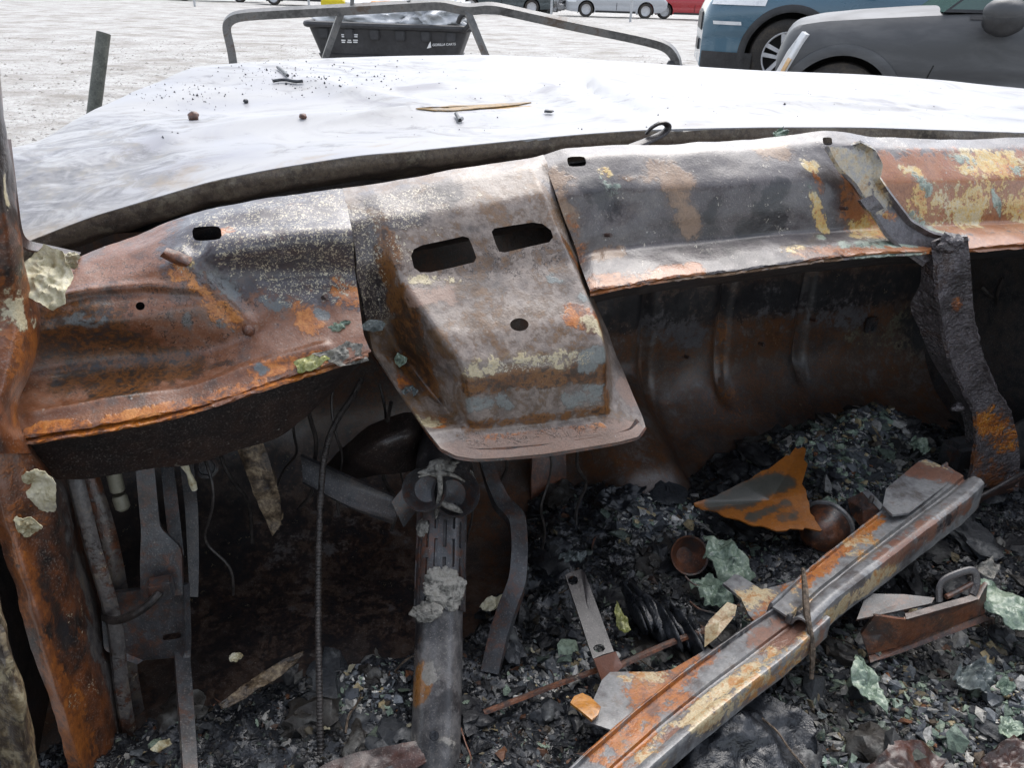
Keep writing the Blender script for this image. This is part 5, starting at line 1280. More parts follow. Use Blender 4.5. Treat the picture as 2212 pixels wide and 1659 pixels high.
# fused clumps of burnt foam and plastic
_b = bmesh.new(); bmesh.ops.create_icosphere(_b, subdivisions=3, radius=1)
IV = np.array([v.co[:] for v in _b.verts]); IF = np.array([[v.index for v in f_.verts] for f_ in _b.faces]); _b.free()
R12 = np.random.default_rng(12)
cv, cf, cc_ = [], [], []
for k in range(150):
    r_, f_ = R12.uniform(-.2, 1.5), R12.uniform(.35, 1.18)
    if r_ < .3 and f_ > .84: continue
    z_ = bed_z(np.array([r_]), np.array([f_]))[0]
    sx, sy, sz = R12.uniform(.018, .055), R12.uniform(.014, .035), R12.uniform(.008, .020)
    a_ = R12.uniform(0, 6.28)
    d_ = 1 + .45 * fbm(IV + k * 3.3, 1.6, 5, k, .6)
    q = IV * d_[:, None] * np.array([sx, sy, sz])
    x_ = q[:, 0] * math.cos(a_) - q[:, 1] * math.sin(a_); y_ = q[:, 0] * math.sin(a_) + q[:, 1] * math.cos(a_)
    p = (r_ + x_)[:, None] * RT + (f_ + y_)[:, None] * FW + (z_ + q[:, 2] - .001)[:, None] * UP
    cf.append(IF + len(cv) * len(IV)); cv.append(p)
    base = np.array([(.008, .009, .012), (.014, .016, .02), (.03, .034, .04), (.016, .013, .010)][k % 4])
    hi_ = np.clip(fbm(p, 60, 3, 5) * 1.2 - .25, 0, 1)[:, None]
    cc_.append(base + hi_ * np.array([.14, .145, .14]))
vs_ = np.concatenate(cv)
cl = mesh_obj('charred_clumps', vs_, np.concatenate(cf).tolist(), M['chips'], None, True, 30)
ca = cl.data.attributes.new('col', 'FLOAT_COLOR', 'POINT')
ca.data.foreach_set('color', np.c_[np.concatenate(cc_), np.ones(len(vs_))].astype(np.float32).ravel())
tag(cl, 'fused black clumps of burnt foam and plastic on the car floor', 'debris', kind='stuff')
# lighter heap of ash chips against the firewall and under the beam
pw2 = np.array([.04, .05, .08, .15, .21, .14, .05, .10, .08, .07, .01, .02]); pw2 /= pw2.sum()
c1 = PZ(1880, 985, .27); c2 = PZ(2050, 1560, .25)
chips('ash_heap', 12000, (c1 @ RT - .20, c1 @ RT + .16, c1 @ FW - .10, c1 @ FW + .16), .0014, .0028, M['chips'], 'grey crumbly ash heap at the foot of the firewall', 73, (.25, .8), pw2, True, 1.35)
chips('ash_heap', 9000, (c2 @ RT - .25, c2 @ RT + .25, c2 @ FW - .16, c2 @ FW + .20), .0014, .0027, M['chips'], 'grey and green crumbs spread right of the fallen beam', 74, (.25, .8), pw2, True, 1.0)
pw3 = np.array([.05, .05, .06, .12, .20, .22, .12, .05, .04, .05, .01, .03]); pw3 /= pw3.sum()
for uu, vv, rr3, nn3, sd3, lab3 in [(1420, 1125, .07, 2600, 75, 'pale grey ash crumbs left of the rusty cup'), (1430, 1235, .04, 1000, 76, 'pale grey ash crumbs between the cup and the dark strap'), (1060, 1270, .035, 700, 78, 'pale ash crumbs behind the pedal arm'), (1200, 1420, .06, 900, 79, 'pale ash crumbs left of the dark strap'), (730, 1520, .07, 900, 80, 'pale ash crumbs beside the hanging cable')]:
    c3_ = PZ(uu, vv, .26)
    chips('ash_crumbs', nn3, (c3_ @ RT - rr3, c3_ @ RT + rr3, c3_ @ FW - rr3 * .7, c3_ @ FW + rr3 * .7), .0012, .0024, M['chips'], lab3, sd3, (.2, .7), pw3, True, 1.5)
# single pale flakes one can pick out
fl_mats = [M['ash'], M['paper'], M['glassg'], M['glass']]
protos = []
for k in range(8):
    o = crumple('ash_flake', np.array([0, 0, 0.0]), 1.0, .55 + .1 * (k % 3), fl_mats[k % 4], 200 + k, .22, np.array([1., 0, 0]), np.array([0, 1., 0]), .06, None, .5)
    bm = bmesh.new(); bm.from_mesh(o.data)
    bmesh.ops.remove_doubles(bm, verts=bm.verts[:], dist=.02)
    bm.to_mesh(o.data); bm.free()
    protos.append(o)
R7 = np.random.default_rng(77)
MARKS = [(940,1500,'the steering column'),(1090,1330,'the pedal arm'),(1290,1400,'the dark strap'),(1400,1560,'the foot of the beam'),(1750,1330,'the twig on the beam'),(2030,1370,'the rusty channel'),(1490,1195,'the rusty cup'),(1790,1140,'the round motor'),(1880,960,'the firewall heap'),(2118,1462,'the grey glass lump'),(2200,1640,'the bottom right corner'),(690,1550,'the hanging cable'),(410,1600,'the grey hinge strap'),(1610,1610,'the dark mat'),(1876,1478,'the large green flake')]
RANK = ['nearest to', 'second nearest to', 'third nearest to', 'fourth nearest to', 'fifth nearest to', 'sixth nearest to', 'seventh nearest to', 'eighth nearest to']
def name_by_place(items, what, cat, group):
    sets = {}
    for o, u, v, look in items:
        d, m = min(((u - a) ** 2 + (v - b) ** 2, n) for a, b, n in MARKS)
        sets.setdefault((look, m), []).append((d, o))
    for (look, m), lst in sets.items():
        for r_, (d, o) in enumerate(sorted(lst, key=lambda x: x[0])):
            tag(o, 'small ' + look + ' ' + what + ' on the rubble, ' + RANK[min(r_, 7)] + ' ' + m, cat, group)
fl_list = []
spots = [(1130,1355),(1145,1420),(1160,1390),(1080,1545),(1210,1470),(1290,1350),(985,1485),(1010,1540),(1240,1555),(760,1470),(790,1520),(735,1500),(650,1560),(700,1590),(610,1610),(560,1580),(480,1570),(830,1555),(1130,1250),(1010,1255),(1030,1275),(1060,1240),(1380,1180),(1450,1120),(1490,1150),(1340,1160),(1420,1180),(1990,1480),(2050,1520),(2100,1580),(2150,1540),(2010,1600),(1900,1560),(1830,1600),(1780,1540),(1850,1540),(1960,1570),(2190,1600),(2060,1640),(1820,1420),(1760,1600),(1480,1590),(1120,1590),(1180,1620),(820,1420),(1840,990),(1800,1020),(1900,1040),(1760,1060),(1930,980),(1395,1440),(1440,1430),(1500,1415),(880,1590),(1060,1480),(1100,1500)]
for k, (u, v) in enumerate(spots):
    q = PZ(u + R7.uniform(-6, 6), v + R7.uniform(-6, 6), .25)
    q[2] = bed_z(np.array([q @ RT]), np.array([q @ FW]))[0] + .010
    pr_ = protos[k % 8]
    o = pr_ if k < 8 else pr_.copy()
    if k >= 8: sc.collection.objects.link(o)
    o.location = q.tolist()
    o.rotation_euler = (R7.normal(0, .4), R7.normal(0, .4), R7.uniform(0, 6.28))
    s = R7.uniform(.004, .010)
    o.scale = (s, s, s)
    fl_list.append((o, u, v, ('grey', 'cream', 'smoky', 'green')[(k % 8) % 4]))
name_by_place(fl_list, 'curled flake', 'flake', 'pale flakes on the floor rubble')

# crumbs on the hood
def on_hood(u, v, f): return P(u, v, f)
dg = bpy.context.evaluated_depsgraph_get()
bpy.context.view_layer.update()
def hit(obj, u, v):
    d = ray(u, v); d = d / np.linalg.norm(d)
    ok, loc, nrm, _ = obj.ray_cast(Vector(CAM.tolist()), Vector(d.tolist()))
    return (np.array(loc[:]), np.array(nrm[:])) if ok else (None, None)
R8 = np.random.default_rng(5)
vs_, fs_ = [], []
for k in range(520):
    if k < 330: u, v = R8.normal(660, 120), R8.normal(165, 22)
    elif k < 430: u, v = R8.normal(380, 60), R8.normal(205, 18)
    else: u, v = R8.uniform(200, 2150), R8.uniform(180, 300)
    p, n = hit(hood, u, v)
    if p is None: continue
    s = abs(R8.normal(0, .0009)) + .0004
    b = len(vs_)
    vs_ += [p + _o6[j] * s * R8.uniform(.6, 1.5) + UP * s * .4 for j in range(6)]
    fs_ += (_f8 + b).tolist()
tag(mesh_obj('soot_crumbs', vs_, fs_, M['char'], None, False), 'tiny black soot crumbs scattered over the white hood', 'soot', kind='stuff')
for k, (u, v, s, mat, lab) in enumerate([(419, 258, .0105, 'rust', 'round brown nut on the left of the white hood'), (655, 256, .0075, 'rust', 'smaller reddish nut on the white hood'), (532, 222, .006, 'char', 'small black clinker on the left half of the hood'), (1185, 246, .010, 'char', 'flat black chip on the hood right of the rusty tear')]):
    p, n = hit(hood, u, v)
    if p is None: continue
    thing(lump('hood_crumb', p + UP * s * .6, (s, s, s * (.8 if k < 3 else .35)), M[mat], 90 + k, .25, 1.4, None, 3), lab, 'crumb')
for k, (pp, lab) in enumerate([([(590,180),(615,176),(640,182),(655,180)], 'charred twig near the far edge of the white hood'), ([(985,252),(990,260),(992,268),(998,262)], 'bent black wire scrap in the middle of the hood'), ([(600,150),(612,158),(622,168)], 'short burnt splinter behind the charred twig')]):
    q = [hit(hood, u, v)[0] for u, v in pp]
    if any(x is None for x in q): continue
    thing(tube('burnt_splinter', [x + UP * .006 for x in q], .004, M['char'], None, 6, 4), lab, 'splinter')

# rusty tear across the hood
pts = []
for u, v in [(898,237),(930,233),(975,231),(1010,232),(1040,229),(1075,226),(1110,223),(1148,222),(1120,228),(1085,232),(1040,236),(990,240),(940,241)]:
    p, n = hit(hood, u, v)
    pts.append(p + UP * .003)
M['tear'] = simple('rusty_tear', [(.05, .03, .008), (.17, .10, .025), (.30, .19, .07), (.12, .065, .015)], 30, (.4, .6), .6)
o = flat_poly('torn_seam', pts, M['tear'], hood, .002, .002)
R10 = np.random.default_rng(8)
ws_list = []
for k in range(16):
    u, v = R10.uniform(450, 2150), R10.uniform(1150, 1640)
    q = PZ(u, v, .25)
    q[2] = bed_z(np.array([q @ RT]), np.array([q @ FW]))[0] + .008
    a = R10.uniform(0, 6.28); L = R10.uniform(.03, .08)
    pp = [q + np.array([math.cos(a) * L * t, math.sin(a) * L * t, .008 * math.sin(t * 3 + k)]) + R10.normal(0, .004, 3) for t in (-.5, -.2, .1, .5)]
    ws_list.append((tube('wire_strand', pp, .0011 + .0006 * (k % 3), M['twig'] if k % 2 else M['rust'], None, 6, 5), u, v, ('rusty', 'brown')[k % 2]))
name_by_place(ws_list, 'bent wire strand', 'wire', 'burnt wire strands on the floor rubble')
# ================================================================== THE YARD
def gnd_z(x, y):
    z = .13 * np.exp(-(((x - 4.5) / 3.5) ** 2 + ((y - 10.4) / 3.5) ** 2))
    q = np.stack([x, y, np.zeros_like(x)], -1)
    return z + .012 * fbm(q, .55, 4, 3) * np.clip(np.hypot(x, y) / 3, 0, 1)
xs = np.concatenate([np.linspace(-260, -32, 16), np.linspace(-30, 30, 181), np.linspace(32, 260, 16)])
ys = np.concatenate([np.linspace(-60, -6, 8), np.linspace(-5, 48, 160), np.linspace(52, 420, 18)])
X_, Y_ = np.meshgrid(xs, ys, indexing='ij')
Z_ = gnd_z(X_, Y_)
n0, n1 = X_.shape
i = np.arange(n0 - 1)[:, None] * n1 + np.arange(n1 - 1)[None]
q = np.stack([i, i + n1, i + n1 + 1, i + 1], -1).reshape(-1, 4)
t = MT('wet_gravel_yard')
a1 = t.noise(.9, 6, .7, .3); a2 = t.noise(2.6, 5, .7, .3, t.warp((0, 0, 0), (.8, 1.0, 1))); a3 = t.noise(17, 4, .8)
cc = t.ramp(t.math('MULTIPLY_ADD', t.math('SUBTRACT', a2, .5), .9, a1), [(.21, .19, .165), (.31, .298, .28), (.385, .378, .365), (.44, .435, .425)], .3, .68)
cc = t.mix(t.math('MULTIPLY', t.step(a3, .46, .62), .6), cc, (.22, .205, .185))
cc = t.mix(t.math('MULTIPLY', t.step(t.vor(9, 'F1'), .02, .16), 0.0), cc, cc)
yard_mat = t.done(cc, .7, t.bump(t.math('MULTIPLY_ADD', a3, .7, a2), .8, .05), 0, .3)
ground = mesh_obj('ground', np.stack([X_, Y_, Z_], -1).reshape(-1, 3), q.tolist(), yard_mat, None, True, 0)
tag(ground, 'pale wet gravel yard', None, None, 'structure')

M['blackpl'] = simple('black_plastic', [(.012, .012, .013), (.022, .022, .024), (.035, .035, .037)], 8, (.4, .6), .1, .5, 60)
M['tyre'] = simple('tyre_rubber', [(.018, .016, .015), (.035, .031, .028), (.075, .062, .048)], 7, (.6, .85), .2, .4, 60)
M['rim'] = simple('alloy_rim', [(.42, .42, .43), (.52, .52, .53), (.58, .58, .59)], 9, (.25, .4), .05, .5, 60)
M['lamp'] = simple('lamp_lens', [(.55, .56, .58), (.68, .69, .70), (.72, .72, .72)], 14, (.08, .2), .1, .6, 60)
M['amber'] = simple('amber_lens', [(.6, .36, .16), (.68, .45, .24), (.72, .52, .32)], 14, (.1, .2), .1, .6, 60)
M['liner'] = simple('wheel_liner', [(.006, .006, .006), (.012, .012, .012), (.02, .019, .018)], 6, (.6, .8), .2, .3, 60)
def paint_mat(name, c, rough=.22, dirt=.3, coat=.5):
    t = MT(name)
    n = t.noise(3.5, 5, .6, .4, t.warp((0, 0, 0), (.6, .6, 2)))
    col = t.mix(t.math('MULTIPLY', t.step(n, .4, .75), dirt), c, tuple(.55 * x + .16 for x in c))
    return t.done(col, t.lin(n, .4, .7, rough, rough + .25), None, 0, .5, coat)
def glass_mat(name, c):
    t = MT(name)
    n = t.noise(2, 2, .5)
    return t.done(t.ramp(n, [tuple(x * .8 for x in c), c], .3, .7), .06, None, 0, .8)
M['carglass'] = glass_mat('green_car_glass', (.05, .10, .085))

def car(name, label, loc, rz, S_, color, group=None, wheels=(.9, 3.6), R_arch=.42, r_tyre=.36, clad=True, spokes=5, dense=True, dirt=.3, rimname=True, extras=None, coat=.5, hub_z=None, rough=.22):
    """S_: stations front to back (x, half width, sill z, belt z, centre-line z)"""
    root = empty(name, (loc[0], loc[1], loc[2]), label, 'car', group, rz)
    inv = Matrix.Rotation(rz, 4, 'Z'); inv.translation = loc
    S_ = np.array(S_, float)
    L = S_[-1, 0]
    nx = 150 if dense else 60
    x = np.linspace(0, L, nx)
    if dense: x = np.unique(np.concatenate([np.linspace(0, 1.7, 80), np.linspace(1.7, L, 70)]))
    nx = len(x)
    val = [np.interp(x, S_[:, 0], S_[:, k]) for k in range(5)]
    hw, zs, zb, zc = (blur(val[k], 0, 3 if dense else 1) for k in (1, 2, 3, 4))
    nl = 26 if dense else 14
    tl = np.linspace(0, 1, nl)
    wprof = 1 - .07 * np.clip(.25 - tl, 0, 1) ** 1 * 2 - .10 * np.clip((tl - .72) / .28, 0, 1) ** 2.2 - .02 * np.sin(tl * math.pi) ** 2 * (tl < .5)
    tp = np.linspace(0, 1, 9)[1:]
    cs = []
    for k in range(nx):
        side = np.stack([np.full(nl, x[k]), -hw[k] * wprof, zs[k] + (zb[k] - zs[k]) * tl], -1)
        topw = hw[k] * wprof[-1]
        tpp = np.stack([np.full(8, x[k]), -topw * (1 - tp), zb[k] + (zc[k] - zb[k]) * (1 - (1 - tp) ** 2)], -1)
        half = np.concatenate([side, tpp])
        cs.append(np.concatenate([half, half[:-1][::-1] * np.array([1, -1, 1])]))
    g = np.array(cs); nc = g.shape[1]
    hz = r_tyre if hub_z is None else hub_z
    kill = np.zeros((nx, nc), bool)
    for wx in wheels:
        sidecols = list(range(nl - 4)) + list(range(nc - nl + 4, nc))
        for c_ in sidecols:
            dx, dz = g[:, c_, 0] - wx, g[:, c_, 2] - hz
            d = np.hypot(dx, dz)
            tol = .05 if dense else .09
            snap = (d < R_arch) & (d > R_arch - tol)
            kill[:, c_] |= (d <= R_arch - tol)
            s_ = np.where(snap, R_arch / np.maximum(d, 1e-6), 1)
            g[:, c_, 0] = wx + dx * s_; g[:, c_, 2] = hz + dz * s_
    fs = []
    for a in range(nx - 1):
        for b in range(nc - 1):
            if kill[a, b] or kill[a + 1, b] or kill[a, b + 1] or kill[a + 1, b + 1]: continue
            fs.append([a * nc + b, a * nc + b + 1, (a + 1) * nc + b + 1, (a + 1) * nc + b])
    fs.append(list(range(nc))); fs.append(list(range((nx - 1) * nc, nx * nc))[::-1])
    pm = paint_mat(name + '_paint', color, rough, dirt, coat)
    def put(o):
        o.parent = root
        return o
    body = put(mesh_obj('body', g.reshape(-1, 3), fs, pm, None, True, 40))
    def surf(px, pz, side=-1):                      # half width of the body there
        k = int(np.argmin(np.abs(x - px)))
        tz = np.clip((pz - zs[k]) / (zb[k] - zs[k]), 0, 1)
        return side * hw[k] * np.interp(tz, tl, wprof)
    for wi, wx in enumerate(wheels):
        for sd in (-1, 1):
            if not dense and sd == 1: continue
            w_ = bpy.data.objects.new('wheel', None); sc.collection.objects.link(w_); w_.parent = root
            c0 = np.array([wx, surf(wx, hz + .3, sd) - sd * .16, hz])
            ay = np.array([0, float(sd), 0])
            ty = lathe('tyre', c0, ay, [(-.10, r_tyre * .62), (-.11, r_tyre * .9), (-.09, r_tyre * .985), (-.03, r_tyre), (.06, r_tyre), (.10, r_tyre * .975), (.118, r_tyre * .90), (.120, r_tyre * .78), (.105, r_tyre * .66), (.09, r_tyre * .64)], M['tyre'], None, 40 if dense else 22, 35, False)
            ty.parent = w_
            ri = lathe('rim', c0, ay, [(.02, 0), (.03, r_tyre * .2), (.02, r_tyre * .5), (.03, r_tyre * .58), (.095, r_tyre * .62), (.108, r_tyre * .655), (.100, r_tyre * .66)], M['liner'] if dense else M['rim'], None, 40 if dense else 20, 35, False)
            ri.parent = w_
            if dense:
                rl = lathe('rim_lip', c0, ay, [(.088, r_tyre * .61), (.110, r_tyre * .635), (.112, r_tyre * .655), (.104, r_tyre * .665)], M['rim'], None, 40, 35, False); rl.parent = w_
                for s_ in range(spokes):
                    for off in (-.13, .13):
                        an = 2 * math.pi * s_ / spokes + .35
                        d0 = np.array([math.cos(an), 0, math.sin(an)]); e0 = np.array([-math.sin(an), 0, math.cos(an)])
                        p0 = c0 + ay * .085 + d0 * r_tyre * .16 + e0 * off * r_tyre * .55; p1 = c0 + ay * .100 + d0 * r_tyre * .61 + e0 * off * r_tyre * 1.0
                        wd = e0 * r_tyre * .058
                        vs = [p0 - wd * .8, p0 + wd * .8, p1 + wd, p1 - wd]
                        vs = vs + [v - ay * .035 for v in vs]
                        sp_ = mesh_obj('spoke', vs, [[0, 1, 2, 3], [7, 6, 5, 4], [0, 4, 5, 1], [1, 5, 6, 2], [2, 6, 7, 3], [3, 7, 4, 0]], M['rim'], None, False); sp_.parent = w_
                hb = lathe('hub', c0 + ay * .07, ay, [(0, r_tyre * .24), (.02, r_tyre * .22), (.026, r_tyre * .12), (.03, r_tyre * .1), (.03, 0)], M['rim'], None, 20); hb.parent = w_
            # liner and arch trim
            th = np.linspace(rad(-25), rad(205), 36 if dense else 18)
            yo = [surf(wx + R_arch * math.cos(a), hz + R_arch * math.sin(a), sd) for a in th]
            ring = [np.array([wx + (R_arch + .004) * math.cos(a), y_, hz + (R_arch + .004) * math.sin(a)]) for a, y_ in zip(th, yo)]
            ring2 = [p - ay * .38 for p in ring]
            n_ = len(ring)
            vs = ring + ring2 + [np.array([wx, ring2[0][1], hz])]
            fl = [[k, k + 1, n_ + k + 1, n_ + k] for k in range(n_ - 1)] + [[n_ + k, n_ + k + 1, 2 * n_] for k in range(n_ - 1)]
            put(mesh_obj('wheel_housing', vs, fl, M['liner'], None, True, 40))
            if clad:
                cw = .075 if clad is True else clad
                prof = [(0, -.03), (0, .014), (cw * .5, .022), (cw, .010), (cw + .004, -.01)]
                vs = []
                for a in th:
                    for dr, dy in prof:
                        px, pz = wx + (R_arch + dr) * math.cos(a), hz + (R_arch + dr) * math.sin(a)
                        vs.append(np.array([px, surf(px, pz, sd) + sd * dy, pz]))
                m_ = len(prof)
                fl = [[k * m_ + j, k * m_ + j + 1, (k + 1) * m_ + j + 1, (k + 1) * m_ + j] for k in range(n_ - 1) for j in range(m_ - 1)]
                put(mesh_obj('arch_trim', vs, fl, M['blackpl'] if clad is True else pm, None, True, 40))
    return root, put, surf, pm
def greenhouse(put, pts_lo, pts_hi, pm, roof=True):
    """windscreen-to-tail glass as separate panes between a lower and an upper ring (x, half width, z)"""
    lo = [(x, -w, z) for x, w, z in pts_lo]; hi = [(x, -w, z) for x, w, z in pts_hi]
    for k in range(len(lo) - 1):
        for sd in (1, -1):
            a, b, c_, d = (np.array(p) * np.array([1, sd, 1]) for p in (lo[k], lo[k + 1], hi[k + 1], hi[k]))
            m = (a + b + c_ + d) / 4
            q = [m + (p - m) * .93 for p in (a, b, c_, d)]
            put(mesh_obj('side_window', q, [[0, 1, 2, 3]], M['carglass'], None, False))
            fr = [a, b, c_, d] + q
            put(mesh_obj('window_frame', fr, [[0, 1, 5, 4], [1, 2, 6, 5], [2, 3, 7, 6], [3, 0, 4, 7]], M['blackpl'], None, False))
    a, d = np.array(lo[0]), np.array(hi[0])
    put(mesh_obj('windscreen', [a, a * [1, -1, 1], d * [1, -1, 1], d], [[0, 1, 2, 3]], M['carglass'], None, False))
    a, d = np.array(lo[-1]), np.array(hi[-1])
    put(mesh_obj('rear_window', [a, a * [1, -1, 1], d * [1, -1, 1], d], [[0, 1, 2, 3]], M['carglass'], None, False))
    n_ = len(hi)
    vs = hi + [(x, -y, z) for x, y, z in hi] + [(x, 0, z + .04) for x, y, z in hi]
    put(mesh_obj('roof', vs, [[k, k + 1, 2 * n_ + k + 1, 2 * n_ + k] for k in range(n_ - 1)] + [[2 * n_ + k, 2 * n_ + k + 1, n_ + k + 1, n_ + k] for k in range(n_ - 1)], pm, None, True, 0))
def loc_box(put, name, c, s, mat, bev=.02, sub=None):
    o = box(name, np.array(c, float), s, mat, None, (np.array([1., 0, 0]), np.array([0, 1., 0]), UP), bev)
    return put(o)

# ---- blue SUV (front to the left), beyond the dark one
zb_ = float(gnd_z(np.array(4.0), np.array(10.4)))
_c = PY(1524, 100, 9.6); _a = rad(-9)
BX = _c[0] - (.05 * math.cos(_a) + .80 * math.sin(_a)); BY = _c[1] - (.05 * math.sin(_a) - .80 * math.cos(_a))
blue, put, surf, pm = car('blue_suv', 'teal blue SUV with black wheel arch trim, its nose to the left', (BX, BY, zb_), rad(-9), 
    [(0, .72, .26, .80, .84), (.03, .78, .22, .92, .96), (.12, .84, .20, .99, 1.03), (.3, .905, .20, 1.02, 1.09), (.6, .935, .20, 1.05, 1.14), (1.0, .945, .20, 1.08, 1.17), (1.5, .945, .20, 1.11, 1.19), (3.0, .945, .20, 1.13, 1.19), (4.2, .92, .25, 1.12, 1.18), (4.5, .82, .35, 1.0, 1.05)],
    (.05, .115, .165), wheels=(.93, 3.62), R_arch=.455, r_tyre=.395, spokes=5, hub_z=.395, dirt=.12, coat=.6)
greenhouse(put, [(1.25, .84, 1.12), (2.2, .84, 1.14), (3.2, .83, 1.14), (4.25, .76, 1.13)], [(1.95, .66, 1.66), (2.4, .66, 1.69), (3.2, .65, 1.68), (3.9, .60, 1.63)], pm)
def wrapstrip(put, name, surf, x0, x1, z0, z1, mat, out=.008, n=14, front=None, sk=0.0):
    vs = []
    X1 = np.linspace(x0, x1, n)
    for xx in X1:
        for z in (z0, (z0 + z1) / 2, z1):
            vs.append(np.array([xx + sk * (z - z0), surf(xx, z) - out, z]))
    fs = [[k * 3 + j, k * 3 + j + 1, k * 3 + j + 4, k * 3 + j + 3] for k in range(n - 1) for j in range(2)]
    return put(mesh_obj(name, vs, fs, mat, None, True, 40))
wrapstrip(put, 'lower_bumper', surf, .012, .56, .20, .42, M['blackpl'], .012)
wrapstrip(put, 'running_light', surf, .10, .40, .70, .735, M['lamp'], .014, sk=-.3)
wrapstrip(put, 'headlight', surf, .06, .62, .90, 1.0, M['lamp'], .010, sk=.3)
wrapstrip(put, 'sill_trim', surf, 1.42, 3.12, .20, .36, M['blackpl'], .012)
wrapstrip(put, 'door_gap', surf, 1.62, 1.63, .36, 1.11, M['liner'], .003, 3)
wrapstrip(put, 'door_gap', surf, 2.55, 2.56, .36, 1.12, M['liner'], .003, 3)
loc_box(put, 'grille', (.004, 0, .72), (.04, .9, .20), M['blackpl'], .01)
loc_box(put, 'number_plate', (-.004, 0, .46), (.03, .5, .12), M['blackpl'], .005)
loc_box(put, 'mirror', (1.75, -1.02, 1.2), (.16, .2, .16), M['blackpl'], .04)

# ---- dark grey SUV in front of it
_c = PY(1704, 110, 6.6); _a = rad(-18)
DX = _c[0] - (.08 * math.cos(_a) + .80 * math.sin(_a)); DY = _c[1] - (.08 * math.sin(_a) - .80 * math.cos(_a))
dark, put, surf, pm = car('grey_suv', 'dark grey SUV with a white headlight, parked right behind the hood', (DX, DY, 0.0), rad(-18),
    [(0, .79, .30, .72, .76), (.04, .83, .26, .88, .91), (.12, .865, .24, .94, .97), (.30, .888, .24, .975, 1.02), (.6, .90, .24, 1.005, 1.06), (1.0, .91, .24, 1.04, 1.10), (1.35, .91, .24, 1.07, 1.12), (3.0, .91, .24, 1.08, 1.13), (4.2, .89, .28, 1.08, 1.12), (4.55, .8, .4, .98, 1.0)],
    (.052, .054, .058), wheels=(.50, 3.3), R_arch=.40, r_tyre=.35, clad=.075, spokes=6, hub_z=.35, dirt=.35, coat=.0, rough=.42)
greenhouse(put, [(1.10, .83, 1.07), (1.95, .83, 1.08), (3.0, .82, 1.08), (4.2, .78, 1.08)], [(1.75, .66, 1.66), (2.2, .66, 1.70), (3.0, .66, 1.70), (4.0, .62, 1.66)], pm)
def lens(put, name, pts, mat, thick=.03):
    """a lamp lens: outline (x, y, z) on the body corner, bulged outwards"""
    pts = np.array(pts, float); c_ = pts.mean(0)
    n_ = np.cross(pts[1] - pts[0], pts[2] - pts[0]); n_ /= np.linalg.norm(n_)
    if n_[1] > 0: n_ = -n_
    k_ = len(pts)
    vs = list(pts) + [c_ + (p - c_) * .8 + n_ * thick for p in pts] + [c_ + n_ * thick * 1.15] + [p - n_ * .05 for p in pts]
    fs = [[i_, (i_ + 1) % k_, k_ + (i_ + 1) % k_, k_ + i_] for i_ in range(k_)] + [[k_ + i_, k_ + (i_ + 1) % k_, 2 * k_] for i_ in range(k_)] + [[2 * k_ + 1 + i_, 2 * k_ + 1 + (i_ + 1) % k_, (i_ + 1) % k_, i_] for i_ in range(k_)]
    return put(mesh_obj(name, vs, fs, mat, None, True, 30))
def on(px, z, out=.004): return (px, surf(px, z) - out, z)
lens(put, 'headlight', [on(.002, .58, .03), on(.07, .58, .03), on(.125, .74, .035), on(.185, .88, .045), on(.15, .90, .045), on(.07, .76, .035)], M['lamp'], .012)
lens(put, 'indicator', [on(.034, .58, .048), on(.064, .58, .048), on(.108, .70, .052), on(.080, .71, .052)], M['amber'], .006)
wrapstrip(put, 'door_gap', surf, 1.02, 1.03, .36, 1.05, M['liner'], .003, 3, sk=.25)
wrapstrip(put, 'door_gap', surf, 2.1, 2.11, .36, 1.06, M['liner'], .003, 3)
wrapstrip(put, 'belt_trim', surf, 1.28, 4.1, 1.03, 1.06, M['blackpl'], .008)
mcx, mcy, mcz = 1.46, -1.04, 1.045
mir = put(lump('mirror', np.array([mcx, mcy, mcz]), (.135, .10, .115), M['blackpl'], 3, .06, .8, None, 4, (np.array([1., 0, 0]), np.array([0, 1., 0]), UP)))
cap = put(lump('mirror_cap', np.array([mcx - .005, mcy - .008, mcz + .05]), (.14, .105, .085), pm, 3, .05, .8, None, 4, (np.array([1., 0, 0]), np.array([0, 1., 0]), UP)))
loc_box(put, 'mirror_arm', (1.52, -.93, 1.0), (.10, .16, .05), M['blackpl'], .015)
loc_box(put, 'door_handle', (2.0, -.925, .93), (.2, .03, .04), M['blackpl'], .012)

# ---- far row of wrecks along the fence
def far_car(name, label, x, y, rz, color, h=1.0, dirt=.3, L=4.4, flip=False):
    S_ = [(0, .66, .26, .62, .66), (.12, .78, .22, .72, .78), (.5, .85, .2, .78, .86), (1.2, .87, .2, .86, .95), (L - 1.1, .87, .2, .88, .96), (L - .2, .8, .26, .86, .92), (L, .7, .4, .7, .74)]
    root, put, surf, pm = car(name, label, (x, y, float(gnd_z(np.array(float(x)), np.array(float(y))))), rz, S_, color, 'wrecks parked along the far fence', (.85, L - .95), .36, .31, False, 5, False, dirt)
    greenhouse(put, [(1.15, .78, .88), (2.1, .78, .9), (L - .7, .74, .9)], [(1.85, .58, 1.36), (2.5, .58, 1.40), (L - 1.4, .56, 1.36)], pm)
    wrapstrip(put, 'headlight', surf, .05, .4, .58, .68, M['lamp'], .012, 6)
    wrapstrip(put, 'sill_trim', surf, 1.25, L - 1.4, .2, .28, M['blackpl'], .012, 6)
    wrapstrip(put, 'door_gap', surf, 2.15, 2.17, .3, .86, M['liner'], .006, 3)
    return root, put, surf, pm
far_car('silver_sedan', 'silver sedan in the far row, left of the red car', 1.75, 37.8, rad(3), (.40, .41, .43), dirt=.1)
far_car('red_hatchback', 'red hatchback in the far row behind the fence post', 5.2, 38.2, rad(4), (.33, .012, .02), dirt=.1, L=4.0)
far_car('green_sedan', 'dark green-grey sedan in the far row above the cart', -3.2, 37.2, rad(2), (.03, .045, .05), dirt=.2)
